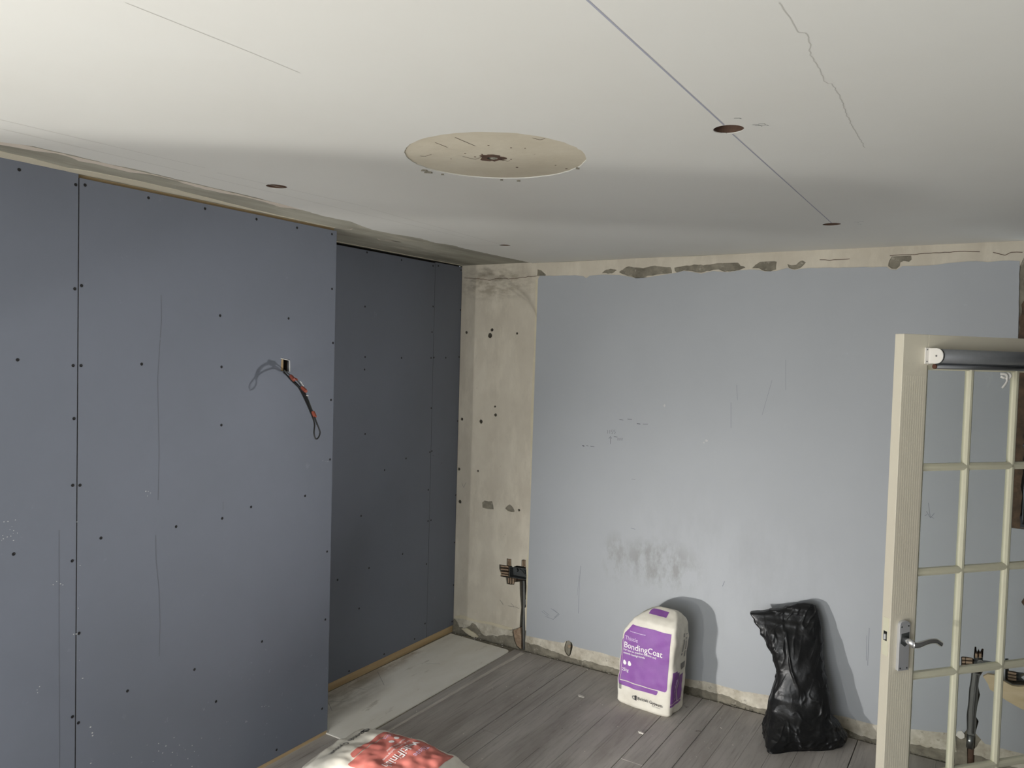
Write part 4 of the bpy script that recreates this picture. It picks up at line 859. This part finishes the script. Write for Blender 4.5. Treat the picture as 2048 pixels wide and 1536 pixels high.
# side gusset print
mk(ps.panel(1.06, 1.42, rr_lo(1.06, 1.42, 0.072, 0.0, False, False), lambda q: 0.235 if q < 1.28 else 0.222, 0.0012, 10, 30, True), 'printed_panel', 'purple')
mk(ps.panel(1.46, 1.70, K(0.072), K(0.205), 0.0012, 8, 30, True), 'printed_border', 'purple')
mk(ps.panel(1.06, 1.70, K(0.056), K(0.068), 0.0012, 12, 3, True), 'printed_border', 'purple')
mk(ps.text('BondingCoat', 0.020, 1.30, 0.088, 0.0038, 0.01, True, True, 6.0), 'lettering', 'ink_lilac')
mb = MB()
for k in range(7): z = 0.232+k*0.0045; mb.add([ps.lift(a, b, 0.0030) for a, b in ((1.48, z), (1.78, z), (1.78, z+.003), (1.48, z+.003))], [(0, 1, 2, 3)])
mk(mb, 'printed_bars', 'ink_grey')
mb = MB(); rr3 = random.Random(2)
for c, q0 in ((0, 1.50), (1, 1.66)):
    for k in range(20):
        z = 0.29+k*0.0065
        if rr3.random() < 0.75: mb.add([ps.lift(a, b, 0.0030) for a, b in ((q0, z), (q0+.08, z), (q0+.08, z+.004), (q0, z+.004))], [(0, 1, 2, 3)])
mk(mb, 'stamped_code', 'ink_grey')
# top fold print
mk(ps.panel(-0.02, 0.085, K(0.492), K(0.514), 0.0014, 16, 6), 'printed_border', 'purple')
# red printed sack lying on its back in front of the alcove
a2 = math.radians(5.0); U = Vector((math.cos(a2), math.sin(a2), 0)); Rv = Vector((math.sin(a2), -math.cos(a2), 0)); OB = Vector((0.555, -1.70, 0.006))
def XR(p): return OB+U*p.z+Rv*p.x+Vector((0, 0, max(0.0, 0.074-p.y)))
prof2 = [(0.0, -.188, .188, .006, .020), (0.02, -.190, .190, .030, .010), (0.06, -.190, .190, .052, .004), (0.14, -.190, .190, .068, .0), (0.34, -.188, .188, .074, .0), (0.55, -.190, .190, .064, .005), (0.62, -.190, .190, .040, .022), (0.65, -.188, .188, .010, .050)]
rs = Sack(prof2, XR, wr=0.010, seed=9, n=5, wf=11)
sr = empty('plaster_sack', OB, 'white plaster sack with red printed front lying flat by the chimney breast', 'sack')
rs.mesh(60, 110).build('sack_body', 'paper', sr, smooth=True)
mk(rs.panel(-0.150, 0.170, rr_lo(-0.150, 0.170, 0.230, 0.02), K(0.565), 0.0022), 'printed_panel', 'red', sr)
mk(rs.panel(-0.165, 0.10, rr_lo(-0.165, 0.10, 0.197, 0.015), K(0.225), 0.0022, 40, 5), 'printed_border', 'red', sr)
mk(rs.panel(-0.166, -0.154, K(0.210), K(0.565), 0.0022, 5, 40), 'printed_border', 'red', sr)
mk(rs.text('MultiFinish', 0.056, -0.138, 0.368, 0.0036, 0.006), 'lettering', 'ink_white', sr)
mk(rs.text('Thistle', 0.036, -0.136, 0.430, 0.0036), 'lettering', 'ink_lilac', sr)
mk(rs.text('For all common backgrounds', 0.017, -0.138, 0.342, 0.0036), 'lettering', 'ink_white', sr)
mk(rs.text('smooth finish plaster', 0.017, -0.138, 0.320, 0.0036), 'lettering', 'ink_white', sr)
for cx in (-0.118, -0.078):
    mb = MB(); vs = [rs.at(cx, 0.290, 0.0036)]; fs = []
    for k in range(16): t = 2*PI*k/16; vs.append(rs.at(cx+0.0125*math.cos(t), 0.290+0.0125*math.sin(t), 0.0036))
    for k in range(16): fs.append((0, 1+k, 1+(k+1) % 16))
    mk(mb.add(vs, fs), 'printed_symbol', 'ink_white', sr)
mk(rs.text('25kg', 0.026, -0.136, 0.240, 0.0036), 'lettering', 'ink_lilac', sr)
mk(rs.text('British Gypsum', 0.036, -0.098, 0.105, 0.0030, 0.006), 'lettering', 'ink_black', sr)
logo(rs, -0.140, 0.115, 1.5, sr)

# black polythene sack slumped against the wall
OK = Vector((2.30, -0.20, 0.0))
def rows(z):
    # left and right silhouette (metres across, from the sack's own centre line) and half thickness
    T = [(0.0, -.180, .150, .085), (0.02, -.200, .185, .100), (0.06, -.200, .195, .108), (0.10, -.195, .165, .100), (0.15, -.190, .112, .085), (0.22, -.180, .098, .080), (0.30, -.165, .085, .080), (0.38, -.185, .065, .078), (0.44, -.225, .052, .074), (0.50, -.262, .040, .066), (0.545, -.300, .034, .055), (0.575, -.325, .030, .045), (0.60, -.235, .026, .040), (0.625, -.150, .020, .030), (0.65, -.095, .005, .016), (0.656, -.070, -.015, .004)]
    return T
ab = math.radians(14)
def XB0(p):
    a = ab+math.radians(22)*max(0, 1-p.z/0.2)
    return Vector((OK.x+p.x*math.cos(a)-p.y*math.sin(a), OK.y+p.x*math.sin(a)+p.y*math.cos(a)+0.13*min(1, p.z/0.6), p.z))
foot_ = on(1536, 1512, 2, 0.0)-XB0(Vector((-0.165, -0.075, 0)))          # the loose corner of the sack is dragged out over the floor
def XB(p):
    wgt = math.exp(-((p.x+0.165)**2/0.05**2+(p.y+0.075)**2/0.06**2))*max(0, 1-p.z/0.13)**1.6
    return XB0(p)+foot_*wgt
def wrink(p, q, z, nd):
    f = Vector((p.x*13+z*3, p.y*13, z*2.8-p.x*4)); r1 = 1-abs(noise.noise(f+Vector((7, 3, 1))))*5.0
    f2 = Vector((p.x*30-z*9, p.y*30, z*9+p.x*8)); r2 = 1-abs(noise.noise(f2))*4.5
    low = max(0.0, 1-z/0.16)
    f3 = Vector((p.x*20, p.y*20, z*42)); r3 = 1-abs(noise.noise(f3))*2.2
    fade = min(1.0, z/0.015)
    mk1 = max(0.0, min(1.0, 0.6+1.6*noise.noise(Vector((p.x*6+4, p.y*6, z*6))))); mk2 = max(0.0, min(1.0, 0.65+1.6*noise.noise(Vector((p.x*8+9, p.y*8+3, z*7)))))
    p = p+nd*fade*(0.0085*mk1*max(0, r1)**1.5+0.004*mk2*max(0, r2)**1.5+0.009*noise.noise(Vector((p.x*7, p.y*7, z*6)))+0.007*low*max(0, r3)**2-0.006)
    p.z += 0.004*noise.noise(f2)*fade
    return p
bs = Sack([tuple(r)+(0.0,) for r in rows(0)], XB, wr=0.010, seed=21, n=3, wf=8, extra=wrink)
bb = empty('refuse_sack', OK, 'black polythene sack slumped upright against the pale blue wall', 'sack')
bs.mesh(84, 230).build('sack_body', 'poly', bb, smooth=True)
